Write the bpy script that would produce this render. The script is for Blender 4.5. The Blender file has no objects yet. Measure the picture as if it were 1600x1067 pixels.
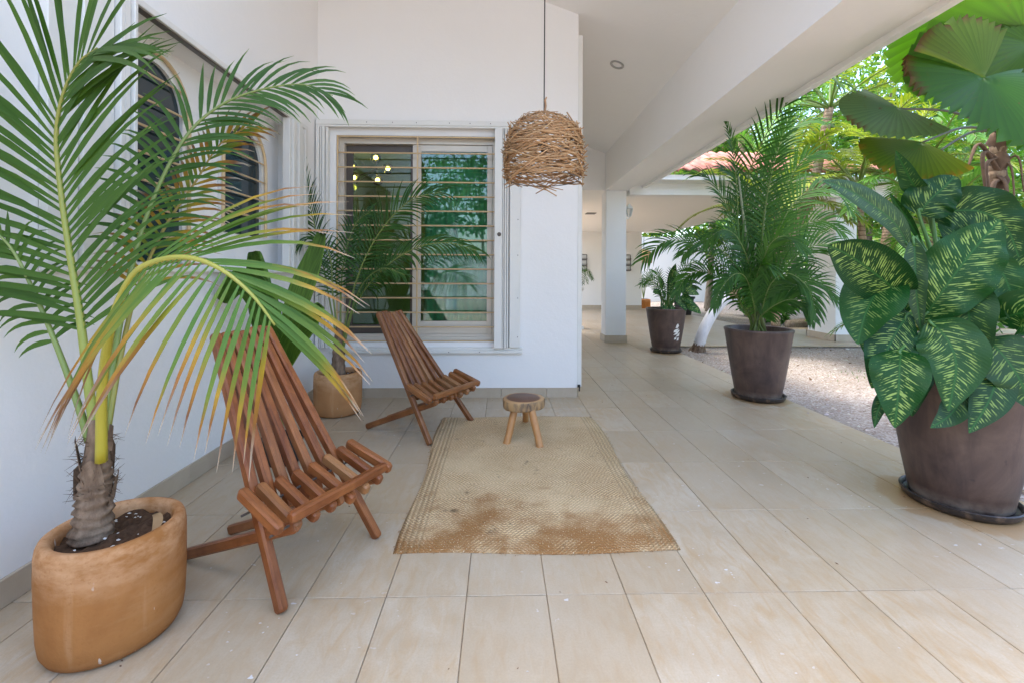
import bpy, math, random
from mathutils import Vector, Matrix, noise
random.seed(11)
C = bpy.context.scene.collection
SC = bpy.context.scene
R = math.radians
V = Vector

# ------------------------------------------------------------------ camera, sky, sun, exposure
cam_d = bpy.data.cameras.new('camera'); cam = bpy.data.objects.new('camera', cam_d); C.objects.link(cam)
cam_d.sensor_width = 36.0; cam_d.lens = 15.84; cam_d.shift_y = -0.065; cam_d.clip_start = 0.05; cam_d.clip_end = 600
yaw, roll = R(1.5), R(0.25)
fw = V((math.sin(yaw), math.cos(yaw), 0)); r0 = V((math.cos(yaw), -math.sin(yaw), 0)); up = V((0, 0, 1))
rr = r0*math.cos(roll) + up*math.sin(roll); uu = up*math.cos(roll) - r0*math.sin(roll)
cam.matrix_world = Matrix(((rr.x, uu.x, -fw.x, 0), (rr.y, uu.y, -fw.y, 0), (rr.z, uu.z, -fw.z, 1.21), (0, 0, 0, 1)))
SC.camera = cam
SUN = V((-0.30, 0.10, 1.0)).normalized()      # direction towards the sun
SUN_STRENGTH, SKY_STRENGTH, EXPOSURE = 0.55, 0.15, 2.52
w = bpy.data.worlds.new('World'); SC.world = w; w.use_nodes = True
wn = w.node_tree; wn.nodes.clear()
sk = wn.nodes.new('ShaderNodeTexSky'); sk.sky_type = 'NISHITA'; sk.sun_disc = False
sk.sun_elevation = math.asin(SUN.z); sk.sun_rotation = math.atan2(SUN.x, SUN.y)
sk.air_density = 1.0; sk.dust_density = 3.0; sk.ozone_density = 1.0
bg = wn.nodes.new('ShaderNodeBackground'); bg.inputs[1].default_value = SKY_STRENGTH
wo = wn.nodes.new('ShaderNodeOutputWorld')
wn.links.new(sk.outputs[0], bg.inputs[0]); wn.links.new(bg.outputs[0], wo.inputs[0])
sd = bpy.data.lights.new('sun', 'SUN'); sd.energy = SUN_STRENGTH; sd.angle = R(10); sd.color = (1, .95, .87)
so = bpy.data.objects.new('sun', sd); C.objects.link(so)
so.rotation_euler = SUN.to_track_quat('Z', 'Y').to_euler()
SC.view_settings.view_transform = 'Standard'; SC.view_settings.look = 'None'
SC.view_settings.exposure = EXPOSURE; SC.view_settings.gamma = 1.0; SC.view_settings.use_curve_mapping = False
SC.cycles.max_bounces = 10; SC.cycles.diffuse_bounces = 6; SC.cycles.transparent_max_bounces = 12
SC.cycles.glossy_bounces = 4; SC.cycles.transmission_bounces = 6
SC.cycles.caustics_reflective = False; SC.cycles.caustics_refractive = False
SC.cycles.use_denoising = True
SC.cycles.sample_clamp_indirect = 6.0

# ------------------------------------------------------------------ mesh helpers
class MB:
    def __init__(s): s.v = []; s.f = []; s.c = []; s.uv = []
    def add(s, vs, fs, col=None, uvs=None):
        o = len(s.v); s.v.extend([tuple(x) for x in vs]); s.f.extend([tuple(i+o for i in f) for f in fs])
        n = len(vs)
        if col is None: col = (1, 1, 1)
        if isinstance(col, list): s.c.extend(col)
        else: s.c.extend([col]*n)
        s.uv.extend(uvs if uvs else [(0, 0)]*n)
    def box(s, x0, x1, y0, y1, z0, z1, ch=0.0, M=None, col=None):
        if ch <= 0:
            vs = [V((x, y, z)) for z in (z0, z1) for y in (y0, y1) for x in (x0, x1)]
            fs = [(0, 2, 3, 1), (4, 5, 7, 6), (0, 1, 5, 4), (2, 6, 7, 3), (0, 4, 6, 2), (1, 3, 7, 5)]
        else:
            vs = []; idx = {}
            xs, ys, zs = (x0, x1), (y0, y1), (z0, z1)
            def sg(i): return 1 if i == 0 else -1
            for i in (0, 1):
                for j in (0, 1):
                    for k in (0, 1):
                        for ax in range(3):
                            p = [xs[i]+sg(i)*ch, ys[j]+sg(j)*ch, zs[k]+sg(k)*ch]
                            p[ax] = (xs[i], ys[j], zs[k])[ax]
                            idx[(i, j, k, ax)] = len(vs); vs.append(V(p))
            fs = []
            for ax in range(3):
                for a in (0, 1):
                    q = []
                    for b, c in ((0, 0), (1, 0), (1, 1), (0, 1)):
                        t = [0, 0, 0]; o = [x for x in range(3) if x != ax]
                        t[ax] = a; t[o[0]] = b; t[o[1]] = c; q.append(idx[(t[0], t[1], t[2], ax)])
                    flip = (a == 0) != (ax == 1)
                    fs.append(tuple(q[::-1]) if flip else tuple(q))
            for ax in range(3):
                o = [x for x in range(3) if x != ax]
                for a in (0, 1):
                    for b in (0, 1):
                        t0 = [0]*3; t1 = [0]*3; t0[ax] = 0; t1[ax] = 1
                        for t in (t0, t1): t[o[0]] = a; t[o[1]] = b
                        fs.append((idx[(*t0, o[0])], idx[(*t1, o[0])], idx[(*t1, o[1])], idx[(*t0, o[1])]))
            for i in (0, 1):
                for j in (0, 1):
                    for k in (0, 1): fs.append((idx[(i, j, k, 0)], idx[(i, j, k, 1)], idx[(i, j, k, 2)]))
        if M is not None: vs = [M @ p for p in vs]
        s.add(vs, fs, col)
        return s
    def tube(s, pts, rad, n=8, cap=True, col=None, flat=1.0, roll=0.0):
        pts = [V(p) for p in pts]; m = len(pts)
        if not hasattr(rad, '__len__'): rad = [rad]*m
        vs = []; fs = []; ref = None; cs = []; uvs = []; acc = 0
        for i, p in enumerate(pts):
            t = (pts[min(i+1, m-1)] - pts[max(i-1, 0)]).normalized()
            if ref is None:
                a = V((0, 0, 1)) if abs(t.z) < .9 else V((0, 1, 0))
                ref = (a - t*a.dot(t)).normalized()
            else: ref = (ref - t*ref.dot(t)).normalized()
            b = t.cross(ref)
            if i: acc += (p-pts[i-1]).length
            for k in range(n):
                an = 2*math.pi*k/n + roll
                vs.append(p + ref*math.cos(an)*rad[i]*flat + b*math.sin(an)*rad[i])
                uvs.append((acc, k/n))
                if isinstance(col, list): cs.append(col[i])
        for i in range(m-1):
            for k in range(n):
                k2 = (k+1) % n
                fs.append((i*n+k, i*n+k2, (i+1)*n+k2, (i+1)*n+k))
        if cap: fs.append(tuple(range(n-1, -1, -1))); fs.append(tuple((m-1)*n+k for k in range(n)))
        s.add(vs, fs, cs if isinstance(col, list) else col, uvs)
        return s
    def lathe(s, prof, n=40, c=(0, 0, 0), cap0=False, cap1=False, col=None, sx=1, sy=1, rz=0):
        vs = []; fs = []; m = len(prof)
        for r_, z in prof:
            for k in range(n):
                a = 2*math.pi*k/n
                x, y = r_*math.cos(a)*sx, r_*math.sin(a)*sy
                vs.append(V((c[0]+x*math.cos(rz)-y*math.sin(rz), c[1]+x*math.sin(rz)+y*math.cos(rz), c[2]+z)))
        for i in range(m-1):
            for k in range(n):
                k2 = (k+1) % n; fs.append((i*n+k, i*n+k2, (i+1)*n+k2, (i+1)*n+k))
        if cap0: fs.append(tuple(range(n-1, -1, -1)))
        if cap1: fs.append(tuple((m-1)*n+k for k in range(n)))
        s.add(vs, fs, col); return s
    def grid(s, x0, x1, y0, y1, nx, ny, fz, col=None):
        vs = []; uvs = []
        for j in range(ny+1):
            for i in range(nx+1):
                x = x0+(x1-x0)*i/nx; y = y0+(y1-y0)*j/ny; q = fz(x, y)
                vs.append(V(q) if hasattr(q, '__len__') else V((x, y, q))); uvs.append((i/nx, j/ny))
        fs = [(j*(nx+1)+i, j*(nx+1)+i+1, (j+1)*(nx+1)+i+1, (j+1)*(nx+1)+i) for j in range(ny) for i in range(nx)]
        s.add(vs, fs, col, uvs); return s
    def mesh(s, name, mat, smooth=False):
        me = bpy.data.meshes.new(name); me.from_pydata(s.v, [], s.f)
        ca = me.color_attributes.new('Col', 'FLOAT_COLOR', 'POINT')
        flat = []
        for c in s.c: flat.extend((c[0], c[1], c[2], 1.0))
        ca.data.foreach_set('color', flat)
        ul = me.uv_layers.new(name='UVMap'); li = [0]*len(me.loops); me.loops.foreach_get('vertex_index', li)
        uf = []
        for i in li: uf.extend(s.uv[i])
        ul.data.foreach_set('uv', uf)
        if smooth: me.polygons.foreach_set('use_smooth', [True]*len(me.polygons))
        if mat: me.materials.append(mat)
        me.update(); return me
    def build(s, name, mat, parent=None, smooth=False, origin=None):
        if origin is not None:
            o = V(origin); s.v = [tuple(V(p)-o) for p in s.v]
        ob = bpy.data.objects.new(name, s.mesh(name, mat, smooth)); C.objects.link(ob)
        if origin is not None: ob.location = origin
        if parent: ob.parent = parent
        return ob

def sharp(ob, deg=35):
    me = ob.data
    me.polygons.foreach_set('use_smooth', [True]*len(me.polygons))
    try: me.set_sharp_from_angle(angle=R(deg))
    except Exception: pass
    return ob
def tag(o, label=None, cat=None, group=None, kind=None):
    if label: o['label'] = label
    if cat: o['category'] = cat
    if group: o['group'] = group
    if kind: o['kind'] = kind
    return o
def struct(o): o['kind'] = 'structure'; return o
def empty(name, loc=(0, 0, 0), rz=0.0):
    o = bpy.data.objects.new(name, None); C.objects.link(o); o.location = loc; o.rotation_euler = (0, 0, rz)
    o.empty_display_size = .05; return o
def link(name, me, parent, loc=(0, 0, 0), rot=(0, 0, 0), sc=(1, 1, 1)):
    o = bpy.data.objects.new(name, me); C.objects.link(o); o.parent = parent
    o.location = loc; o.rotation_euler = rot; o.scale = sc; return o
def spline(pts, n):
    pts = [V(p) for p in pts]; q = [pts[0]*2-pts[1]] + pts + [pts[-1]*2-pts[-2]]; out = []
    m = len(pts)-1
    for i in range(n+1):
        u = i/n*m; k = min(int(u), m-1); t = u-k
        a, b, c, d = q[k:k+4]
        out.append(.5*((2*b)+(c-a)*t+(2*a-5*b+4*c-d)*t*t+(3*b-a-3*c+d)*t**3))
    return out
def lerp(a, b, t): return a+(b-a)*t
def mix3(a, b, t): return tuple(x+(y-x)*t for x, y in zip(a, b))
def jit(c, s):
    k = 1+random.uniform(-s, s); return tuple(max(0, x*k*(1+random.uniform(-s, s)*.3)) for x in c)

# ------------------------------------------------------------------ material helpers
class NT:
    def __init__(s, name):
        s.m = bpy.data.materials.new(name); s.m.use_nodes = True; s.t = s.m.node_tree; s.t.nodes.clear()
        s.out = s.n('ShaderNodeOutputMaterial')
    def n(s, ty, **k):
        x = s.t.nodes.new(ty)
        for a, b in k.items(): setattr(x, a, b)
        return x
    def L(s, a, b): s.t.links.new(a, b)
    def set(s, sock, v):
        if hasattr(v, 'is_linked') or isinstance(v, bpy.types.NodeSocket): s.L(v, sock)
        else: sock.default_value = v
    def pos(s): return s.n('ShaderNodeNewGeometry').outputs['Position']
    def obj(s): return s.n('ShaderNodeTexCoord').outputs['Object']
    def uv(s): return s.n('ShaderNodeTexCoord').outputs['UV']
    def rnd(s): return s.n('ShaderNodeObjectInfo').outputs['Random']
    def map(s, vec, scale=(1, 1, 1), loc=(0, 0, 0), rot=(0, 0, 0)):
        m = s.n('ShaderNodeMapping'); s.L(vec, m.inputs[0]); m.inputs['Scale'].default_value = scale
        m.inputs['Location'].default_value = loc; m.inputs['Rotation'].default_value = rot; return m.outputs[0]
    def noise(s, vec, scale, detail=3, rough=.55, dist=0.0, off=None):
        if off is not None:
            a = s.n('ShaderNodeVectorMath', operation='ADD'); s.L(vec, a.inputs[0])
            cb = s.n('ShaderNodeCombineXYZ'); mu = s.math('MULTIPLY', off, 37.0)
            for i in range(3): s.L(mu, cb.inputs[i])
            s.L(cb.outputs[0], a.inputs[1]); vec = a.outputs[0]
        x = s.n('ShaderNodeTexNoise'); s.L(vec, x.inputs['Vector']); x.inputs['Scale'].default_value = scale
        x.inputs['Detail'].default_value = detail; x.inputs['Roughness'].default_value = rough
        x.inputs['Distortion'].default_value = dist; return x.outputs['Fac']
    def wave(s, vec, scale, dist=0.0, dscale=1.0, axis='X', detail=2):
        x = s.n('ShaderNodeTexWave', bands_direction=axis); s.L(vec, x.inputs['Vector']); x.inputs['Scale'].default_value = scale
        x.inputs['Distortion'].default_value = dist; x.inputs['Detail Scale'].default_value = dscale; x.inputs['Detail'].default_value = detail
        return x.outputs['Fac']
    def vor(s, vec, scale, feature='F1', out='Distance'):
        x = s.n('ShaderNodeTexVoronoi', feature=feature); s.L(vec, x.inputs['Vector']); x.inputs['Scale'].default_value = scale
        return x.outputs[out]
    def ramp(s, fac, stops):
        x = s.n('ShaderNodeValToRGB'); s.L(fac, x.inputs[0]); e = x.color_ramp.elements
        while len(e) < len(stops): e.new(.5)
        for i, (p, c) in enumerate(stops):
            e[i].position = p; e[i].color = (c, c, c, 1) if not hasattr(c, '__len__') else (*c, 1)
        return x.outputs[0]
    def math(s, op, a, b=0.0, clamp=False):
        x = s.n('ShaderNodeMath', operation=op); x.use_clamp = clamp; s.set(x.inputs[0], a); s.set(x.inputs[1], b); return x.outputs[0]
    def mix(s, f, a, b, mode='MIX'):
        x = s.n('ShaderNodeMix', data_type='RGBA', blend_type=mode); s.set(x.inputs[0], f)
        for so, v in ((x.inputs[6], a), (x.inputs[7], b)):
            s.set(so, (*v, 1) if isinstance(v, tuple) and len(v) == 3 else v)
        return x.outputs[2]
    def bump(s, h, strength=.3, dist=.01, norm=None):
        x = s.n('ShaderNodeBump'); s.L(h, x.inputs['Height']); x.inputs['Strength'].default_value = strength
        x.inputs['Distance'].default_value = dist
        if norm: s.L(norm, x.inputs['Normal'])
        return x.outputs[0]
    def attr(s): return s.n('ShaderNodeVertexColor', layer_name='Col').outputs[0]
    def sep(s, vec):
        x = s.n('ShaderNodeSeparateXYZ'); s.L(vec, x.inputs[0]); return x.outputs
    def bsdf(s, col, rough=.6, nrm=None, metal=0.0, spec=.5, final=True):
        b = s.n('ShaderNodeBsdfPrincipled'); s.set(b.inputs['Base Color'], (*col, 1) if isinstance(col, tuple) and len(col) == 3 else col)
        s.set(b.inputs['Roughness'], rough); b.inputs['Metallic'].default_value = metal
        b.inputs['Specular IOR Level'].default_value = spec
        if nrm: s.L(nrm, b.inputs['Normal'])
        if final: s.L(b.outputs[0], s.out.inputs[0])
        return b
    def leafmix(s, b, col, k=.3, nrm=None, gain=(1.3, 1.5, .55)):
        t = s.n('ShaderNodeBsdfTranslucent')
        s.L(s.mix(1.0, col, gain, 'MULTIPLY'), t.inputs[0])
        if nrm: s.L(nrm, t.inputs['Normal'])
        x = s.n('ShaderNodeMixShader'); x.inputs[0].default_value = k
        s.L(b.outputs[0], x.inputs[1]); s.L(t.outputs[0], x.inputs[2]); s.L(x.outputs[0], s.out.inputs[0])

def m_paint(name, col, bump=.12, rough=.75, var=.04):
    t = NT(name); p = t.pos()
    n1 = t.noise(p, 1.3, 4); n2 = t.noise(p, 55, 3); n3 = t.noise(t.map(p, (3, 3, .6)), 2.2, 5); n4 = t.noise(p, 6, 4, .6)
    c = t.mix(t.math('MULTIPLY', n3, var*4), col, tuple(x*(1-var*2.2) for x in col))
    c = t.mix(t.ramp(n1, [(.45, 0.0), (.75, .5)]), c, tuple(x*(1-var) for x in col))
    t.bsdf(c, rough, t.bump(t.math('ADD', n2, t.math('MULTIPLY', n4, 4.0)), bump*1.5, .006), spec=.3); return t.m
def m_plain(name, col, rough=.5, metal=0.0, nscale=20, var=.12, bump=.05, spec=.5):
    t = NT(name); p = t.obj(); n = t.noise(p, nscale, 4)
    c = t.mix(n, tuple(x*(1-var) for x in col), tuple(min(1, x*(1+var)) for x in col))
    t.bsdf(c, rough, t.bump(n, bump, .003), metal, spec); return t.m

M = {}
M['wall'] = m_paint('wall_paint', (.84, .835, .825))
M['ceil'] = m_paint('ceiling_paint', (.89, .87, .845), .15)
M['pillar'] = m_paint('pillar_paint', (.84, .84, .83))
M['trim'] = m_plain('white_aluminium', (.74, .735, .70), .4, 0, 8, .05)
M['beige_alu'] = m_plain('champagne_aluminium', (.64, .59, .51), .38, .12, 8, .06)
M['dark_alu'] = m_plain('bronze_frame', (.10, .085, .075), .4, .3)
M['gold'] = m_plain('gold_bar', (.62, .45, .25), .4, .15, 30, .1)
M['black'] = m_plain('black_plastic', (.018, .018, .018), .5)
M['grout'] = m_plain('grout', (.34, .26, .17), .9, 0, 60, .4, .2)

def m_tile():
    t = NT('limestone_tile'); p = t.pos(); r = t.rnd()
    a = t.noise(p, 5.5, 5, .6, .4, r); b = t.noise(t.map(p, (7, 2.2, 1)), 3.5, 5, .6, .8, r); f = t.noise(p, 140, 3, .6)
    g = t.noise(p, .9, 3)
    c = t.mix(t.ramp(a, [(.3, 0.0), (.72, 1.0)]), (.450, .345, .225), (.565, .480, .360))
    c = t.mix(t.ramp(b, [(.42, 0.0), (.68, .75)]), c, (.46, .305, .155))
    c = t.mix(t.ramp(g, [(.42, 0.0), (.7, .5)]), c, (.56, .52, .44))
    c = t.mix(t.math('MULTIPLY', r, .55), c, (.40, .305, .195))
    c = t.mix(t.ramp(f, [(.35, .25), (.6, 0.0)]), c, (.36, .29, .2))
    # old paint specks and rust tide marks round the pot saucers
    sp = t.noise(t.map(p, (1, 1.5, 1)), 26, 2, .5); spm = t.noise(p, 1.7, 2)
    spots = t.math('MULTIPLY', t.ramp(sp, [(.70, 0.0), (.725, 1.0)]), t.ramp(spm, [(.5, 0.0), (.62, .8)]))
    c = t.mix(spots, c, (.72, .73, .76))
    xyz = t.sep(p)
    for cx, cy, rad in ((2.47, 2.36, .30), (2.575, 4.43, .26), (2.64, 7.1, .27)):
        dx = t.math('SUBTRACT', xyz[0], cx); dy = t.math('SUBTRACT', xyz[1], cy)
        d = t.math('SQRT', t.math('ADD', t.math('MULTIPLY', dx, dx), t.math('MULTIPLY', dy, dy)))
        d = t.math('ADD', d, t.math('MULTIPLY', t.math('SUBTRACT', a, .5), .22))
        k = t.ramp(d, [(rad*.75, .8), (rad*1.12, .55), (rad*1.2, 0.0)])
        c = t.mix(k, c, (.36, .20, .07))
    # soft shadow under the chairs, painted into the tile colour
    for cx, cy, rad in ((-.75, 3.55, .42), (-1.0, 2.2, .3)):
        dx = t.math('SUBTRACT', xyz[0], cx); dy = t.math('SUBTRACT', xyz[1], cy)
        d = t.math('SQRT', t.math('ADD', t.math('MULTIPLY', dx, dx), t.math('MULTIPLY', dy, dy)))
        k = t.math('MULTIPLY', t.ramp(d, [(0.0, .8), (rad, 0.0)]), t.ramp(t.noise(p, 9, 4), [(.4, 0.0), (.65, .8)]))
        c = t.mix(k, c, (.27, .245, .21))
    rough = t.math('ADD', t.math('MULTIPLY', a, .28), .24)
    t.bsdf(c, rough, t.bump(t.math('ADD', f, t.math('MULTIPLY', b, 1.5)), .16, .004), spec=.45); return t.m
M['tile'] = m_tile()
def m_skirt():
    t = NT('skirting_stone'); p = t.pos(); r = t.rnd(); a = t.noise(p, 7, 5, .6, .5, r)
    c = t.mix(a, (.40, .32, .23), (.56, .48, .38)); c = t.mix(t.math('MULTIPLY', r, .25), c, (.36, .29, .2))
    t.bsdf(c, .5, t.bump(a, .1, .004)); return t.m
M['skirt'] = m_skirt()
def m_gravel():
    t = NT('gravel_ground'); p = t.pos()
    v = t.vor(p, 75); vc = t.n('ShaderNodeTexVoronoi'); t.L(p, vc.inputs['Vector']); vc.inputs['Scale'].default_value = 75
    rg = t.sep(vc.outputs['Color'])[0]
    n = t.noise(p, 1.1, 5); n2 = t.noise(p, 16, 4)
    c = t.ramp(rg, [(0.0, (.24, .18, .145)), (.3, (.41, .345, .295)), (.75, (.52, .46, .41)), (1.0, (.64, .60, .55))])
    c = t.mix(t.ramp(n, [(.4, 0.0), (.75, .6)]), c, (.30, .245, .20))
    c = t.mix(t.ramp(n2, [(.60, 0.0), (.72, .55)]), c, (.20, .14, .09))
    h = t.math('ADD', t.math('MULTIPLY', v, -1.0), t.math('MULTIPLY', n2, .8))
    t.bsdf(c, .95, t.bump(h, .8, .02), spec=.15); return t.m
M['gravel'] = m_gravel()
M['soil'] = m_plain('potting_soil', (.080, .046, .027), .95, 0, 60, .75, 1.0, .1)
M['pebble'] = m_plain('pale_pebble', (.60, .56, .50), .7)

def m_terra(name, base, light, dark):
    t = NT(name); p = t.obj(); a = t.noise(p, 4.5, 5, .6, .4); b = t.noise(t.map(p, (1, 1, 5)), 3.0, 4); f = t.noise(p, 90, 3)
    st = t.noise(t.map(p, (14, 14, 1.2)), 1.4, 4)
    c = t.mix(t.ramp(a, [(.32, 0.0), (.7, 1.0)]), dark, base)
    c = t.mix(t.ramp(b, [(.5, 0.0), (.78, .4)]), c, light)
    c = t.mix(t.ramp(st, [(.58, 0.0), (.72, .35)]), c, light)
    z = t.sep(p)[2]; bloom = t.math('MULTIPLY', t.ramp(z, [(.20, 0.0), (.33, 1.0)]), t.ramp(t.noise(t.map(p, (1, 1, 2)), 6, 5, .65), [(.42, 0.0), (.66, .8)])); c = t.mix(bloom, c, tuple(min(1, x*1.18+.05) for x in light))
    foot = t.math('MULTIPLY', t.ramp(z, [(.0, .8), (.09, 0.0)]), t.noise(p, 14, 4)); c = t.mix(foot, c, tuple(x*.6 for x in dark))
    sc = t.noise(t.map(p, (1, 1, .35)), 38, 2)
    c = t.mix(t.math('MULTIPLY', t.ramp(sc, [(.72, 0.0), (.74, .8)]), t.ramp(a, [(.5, 0.0), (.55, 1.0)])), c, (.62, .55, .48))
    c = t.mix(t.ramp(f, [(.30, .35), (.42, 0.0)]), c, dark); t.bsdf(c, .8, t.bump(t.math('ADD', f, t.math('MULTIPLY', t.noise(p, 24, 4), 1.5)), .3, .004), spec=.18); return t.m
M['terra'] = m_terra('terracotta', (.42, .185, .060), (.54, .31, .155), (.31, .125, .036))
M['terra2'] = m_terra('pale_terracotta', (.46, .235, .10), (.55, .35, .19), (.37, .175, .07))
def m_pot():
    t = NT('weathered_brown_glaze'); p = t.obj(); r = t.rnd()
    a = t.noise(p, 4, 5, .65, .6, r); b = t.noise(t.map(p, (5, 5, .7)), 2.0, 5, .6, .4, r); f = t.noise(p, 110, 3)
    c = t.mix(t.ramp(a, [(.3, 0.0), (.7, 1.0)]), (.048, .028, .025), (.130, .083, .064))
    c = t.mix(t.ramp(b, [(.48, 0.0), (.70, .75)]), c, (.040, .024, .025))
    z = t.sep(p)[2]
    band = t.math('MULTIPLY', t.ramp(z, [(.03, .8), (.10, 0.0)]), t.ramp(t.noise(p, 12, 4), [(.35, 0.0), (.6, 1.0)]))
    c = t.mix(band, c, (.38, .31, .25))
    c = t.mix(t.ramp(t.noise(p, 22, 3, .5, 0.0, r), [(.72, 0.0), (.78, .5)]), c, (.03, .02, .025))
    t.bsdf(c, t.math('ADD', t.math('MULTIPLY', b, .3), .32), t.bump(t.math('ADD', f, a), .1, .004), spec=.5); return t.m
M['pot'] = m_pot()
def m_saucer():
    t = NT('saucer_glaze'); p = t.obj(); a = t.noise(p, 18, 5)
    c = t.mix(t.ramp(a, [(.5, 0.0), (.68, .7)]), (.028, .022, .021), (.20, .13, .085)); t.bsdf(c, .4, t.bump(a, .15, .004)); return t.m
M['saucer'] = m_saucer()
def m_wood(name, c0, c1, c2, rough=.38):
    t = NT(name); p = t.uv(); r = t.rnd()
    q = t.map(p, (1.0, 3.0, 1)); a = t.noise(t.map(p, (2.2, 6, 1)), 3.2, 5, .6, .8, r); g = t.noise(t.map(p, (3.5, 70, 1)), 2.2, 4, .6, .3, r)
    c = t.mix(t.ramp(a, [(.3, 0.0), (.7, 1.0)]), c0, c1)
    c = t.mix(t.ramp(g, [(.45, 0.0), (.75, .55)]), c, tuple(x*.45 for x in c0))
    c = t.mix(t.math('MULTIPLY', t.math('POWER', r, 9.0), .8), c, c2)
    c = t.mix(t.math('MULTIPLY', t.ramp(t.noise(p, .9, 2, .5, 0.0, r), [(.62, 0.0), (.7, .5)]), 1.0), c, c2)
    wv = t.math('MODULO', t.math('MULTIPLY', r, 7.31), 1.0); c = t.mix(t.math('MULTIPLY', wv, .62), c, t.mix(1.0, c, (.58, .50, .44), 'MULTIPLY'))
    t.bsdf(c, rough, t.bump(g, .25, .002), spec=.4); return t.m
M['mahog'] = m_wood('red_tropical_wood', (.20, .055, .016), (.40, .145, .045), (.40, .20, .08))
M['brownw'] = m_wood('brown_tropical_wood', (.18, .060, .018), (.36, .150, .050), (.46, .28, .13))
def m_stool():
    t = NT('stool_leg_wood'); p = t.obj(); g = t.noise(t.map(p, (20, 20, 2)), 3, 4); t.bsdf(t.mix(g, (.36, .155, .045), (.52, .27, .10)), .45, t.bump(g, .2, .003)); return t.m
M['stoolleg'] = m_stool()
def m_slab():
    t = NT('stump_slab'); p = t.obj(); x = t.sep(p)
    d = t.math('SQRT', t.math('ADD', t.math('MULTIPLY', x[0], x[0]), t.math('MULTIPLY', x[1], x[1])))
    n = t.noise(p, 14, 4); rings = t.math('SINE', t.math('ADD', t.math('MULTIPLY', d, 420.0), t.math('MULTIPLY', n, 7.0)))
    top = t.mix(t.math('MULTIPLY', t.math('ADD', rings, 1.0), .28), (.145, .062, .032), (.085, .037, .021))
    top = t.mix(t.ramp(d, [(.118, 0.0), (.132, 1.0)]), top, (.46, .27, .12))
    side = t.mix(t.ramp(t.noise(t.map(p, (16, 16, 5)), 1.3, 5), [(.4, 0.0), (.62, 1.0)]), (.44, .27, .12), (.10, .07, .05))
    nz = t.sep(t.n('ShaderNodeNewGeometry').outputs['True Normal'])[2]
    c = t.mix(t.ramp(nz, [(.6, 0.0), (.75, 1.0)]), side, top)
    t.bsdf(c, t.mix(t.ramp(nz, [(.6, 0.0), (.75, 1.0)]), (.75, .75, .75), (.48, .48, .48)), t.bump(n, .2, .006)); return t.m
M['slab'] = m_slab()
def m_mat():
    t = NT('woven_palm_mat'); p = t.pos(); x = t.sep(p)
    wx = t.math('ADD', x[0], t.math('MULTIPLY', t.math('SUBTRACT', t.noise(p, 2.2, 3), .5), .05))
    wy = t.math('ADD', x[1], t.math('MULTIPLY', t.math('SUBTRACT', t.noise(p, 2.6, 3), .5), .07))
    # concentric diamond twill: rows change direction in big chevrons
    ax = t.math('ABSOLUTE', t.math('SUBTRACT', t.math('MODULO', t.math('ADD', wx, 10.05), .42), .21))
    ay = t.math('ABSOLUTE', t.math('SUBTRACT', t.math('MODULO', t.math('ADD', wy, 10.0), .36), .18))
    d1 = t.math('ADD', ax, ay)
    st = t.math('SINE', t.math('MULTIPLY', d1, 300.0))
    st2 = t.math('SINE', t.math('MULTIPLY', wy, 430.0))
    cell = t.math('MULTIPLY', t.math('SINE', t.math('MULTIPLY', wx, 520.0)), t.math('SINE', t.math('MULTIPLY', wy, 520.0)))
    h = t.math('ADD', t.math('MULTIPLY', st, .45), t.math('ADD', t.math('MULTIPLY', cell, .35), t.math('MULTIPLY', st2, .35)))
    strands = t.ramp(t.noise(t.map(p, (60, 130, 1)), 1.6, 3), [(.3, 0.0), (.7, 1.0)]); big = t.noise(p, 2.4, 4); mid = t.noise(p, 8, 5, .65)
    c = t.mix(strands, (.66, .39, .165), (.99, .81, .50))
    c = t.mix(t.ramp(h, [(.02, .75), (.36, 0.0)]), c, (.20, .115, .05))
    c = t.mix(t.ramp(big, [(.42, 0.0), (.66, .5)]), c, (.74, .57, .34))
    # browner and more soiled along the near end, stray dark stains elsewhere
    near = t.math('ADD', x[1], t.math('ADD', t.math('MULTIPLY', t.math('SUBTRACT', mid, .5), 1.2), t.math('MULTIPLY', t.math('SUBTRACT', t.noise(p, 3.7, 3), .5), 1.3)))
    c = t.mix(t.ramp(t.math('SUBTRACT', near, 1.9), [(0.0, .9), (.2, .55), (.5, 0.0)]), c, (.30, .135, .035))
    sm = t.math('MULTIPLY', t.ramp(t.noise(p, 15, 4), [(.60, 0.0), (.70, 1.0)]), t.ramp(t.noise(p, 2.9, 3), [(.52, 0.0), (.62, .8)]))
    c = t.mix(sm, c, (.09, .055, .025))
    gl = t.ramp(t.noise(t.map(p, (110, 60, 1)), 1.5, 2), [(.62, 0.0), (.70, .8)]); c = t.mix(gl, c, (.98, .84, .60))  # glints on the straw, painted into the colour as pale flecks
    # ribbed border
    e = t.math('MINIMUM', t.math('SUBTRACT', x[0], -.455), t.math('SUBTRACT', .79, x[0]))
    rib = t.math('MULTIPLY', t.ramp(e, [(.10, 1.0), (.12, 0.0)]), t.math('SINE', t.math('MULTIPLY', e, 230.0)))
    c = t.mix(t.math('MULTIPLY', t.math('MAXIMUM', t.math('MULTIPLY', rib, -1.0), 0.0), .45), c, (.26, .17, .08))
    t.bsdf(c, .62, t.bump(t.math('ADD', h, rib), .55, .006), spec=.3); return t.m
M['mat'] = m_mat()
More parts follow.
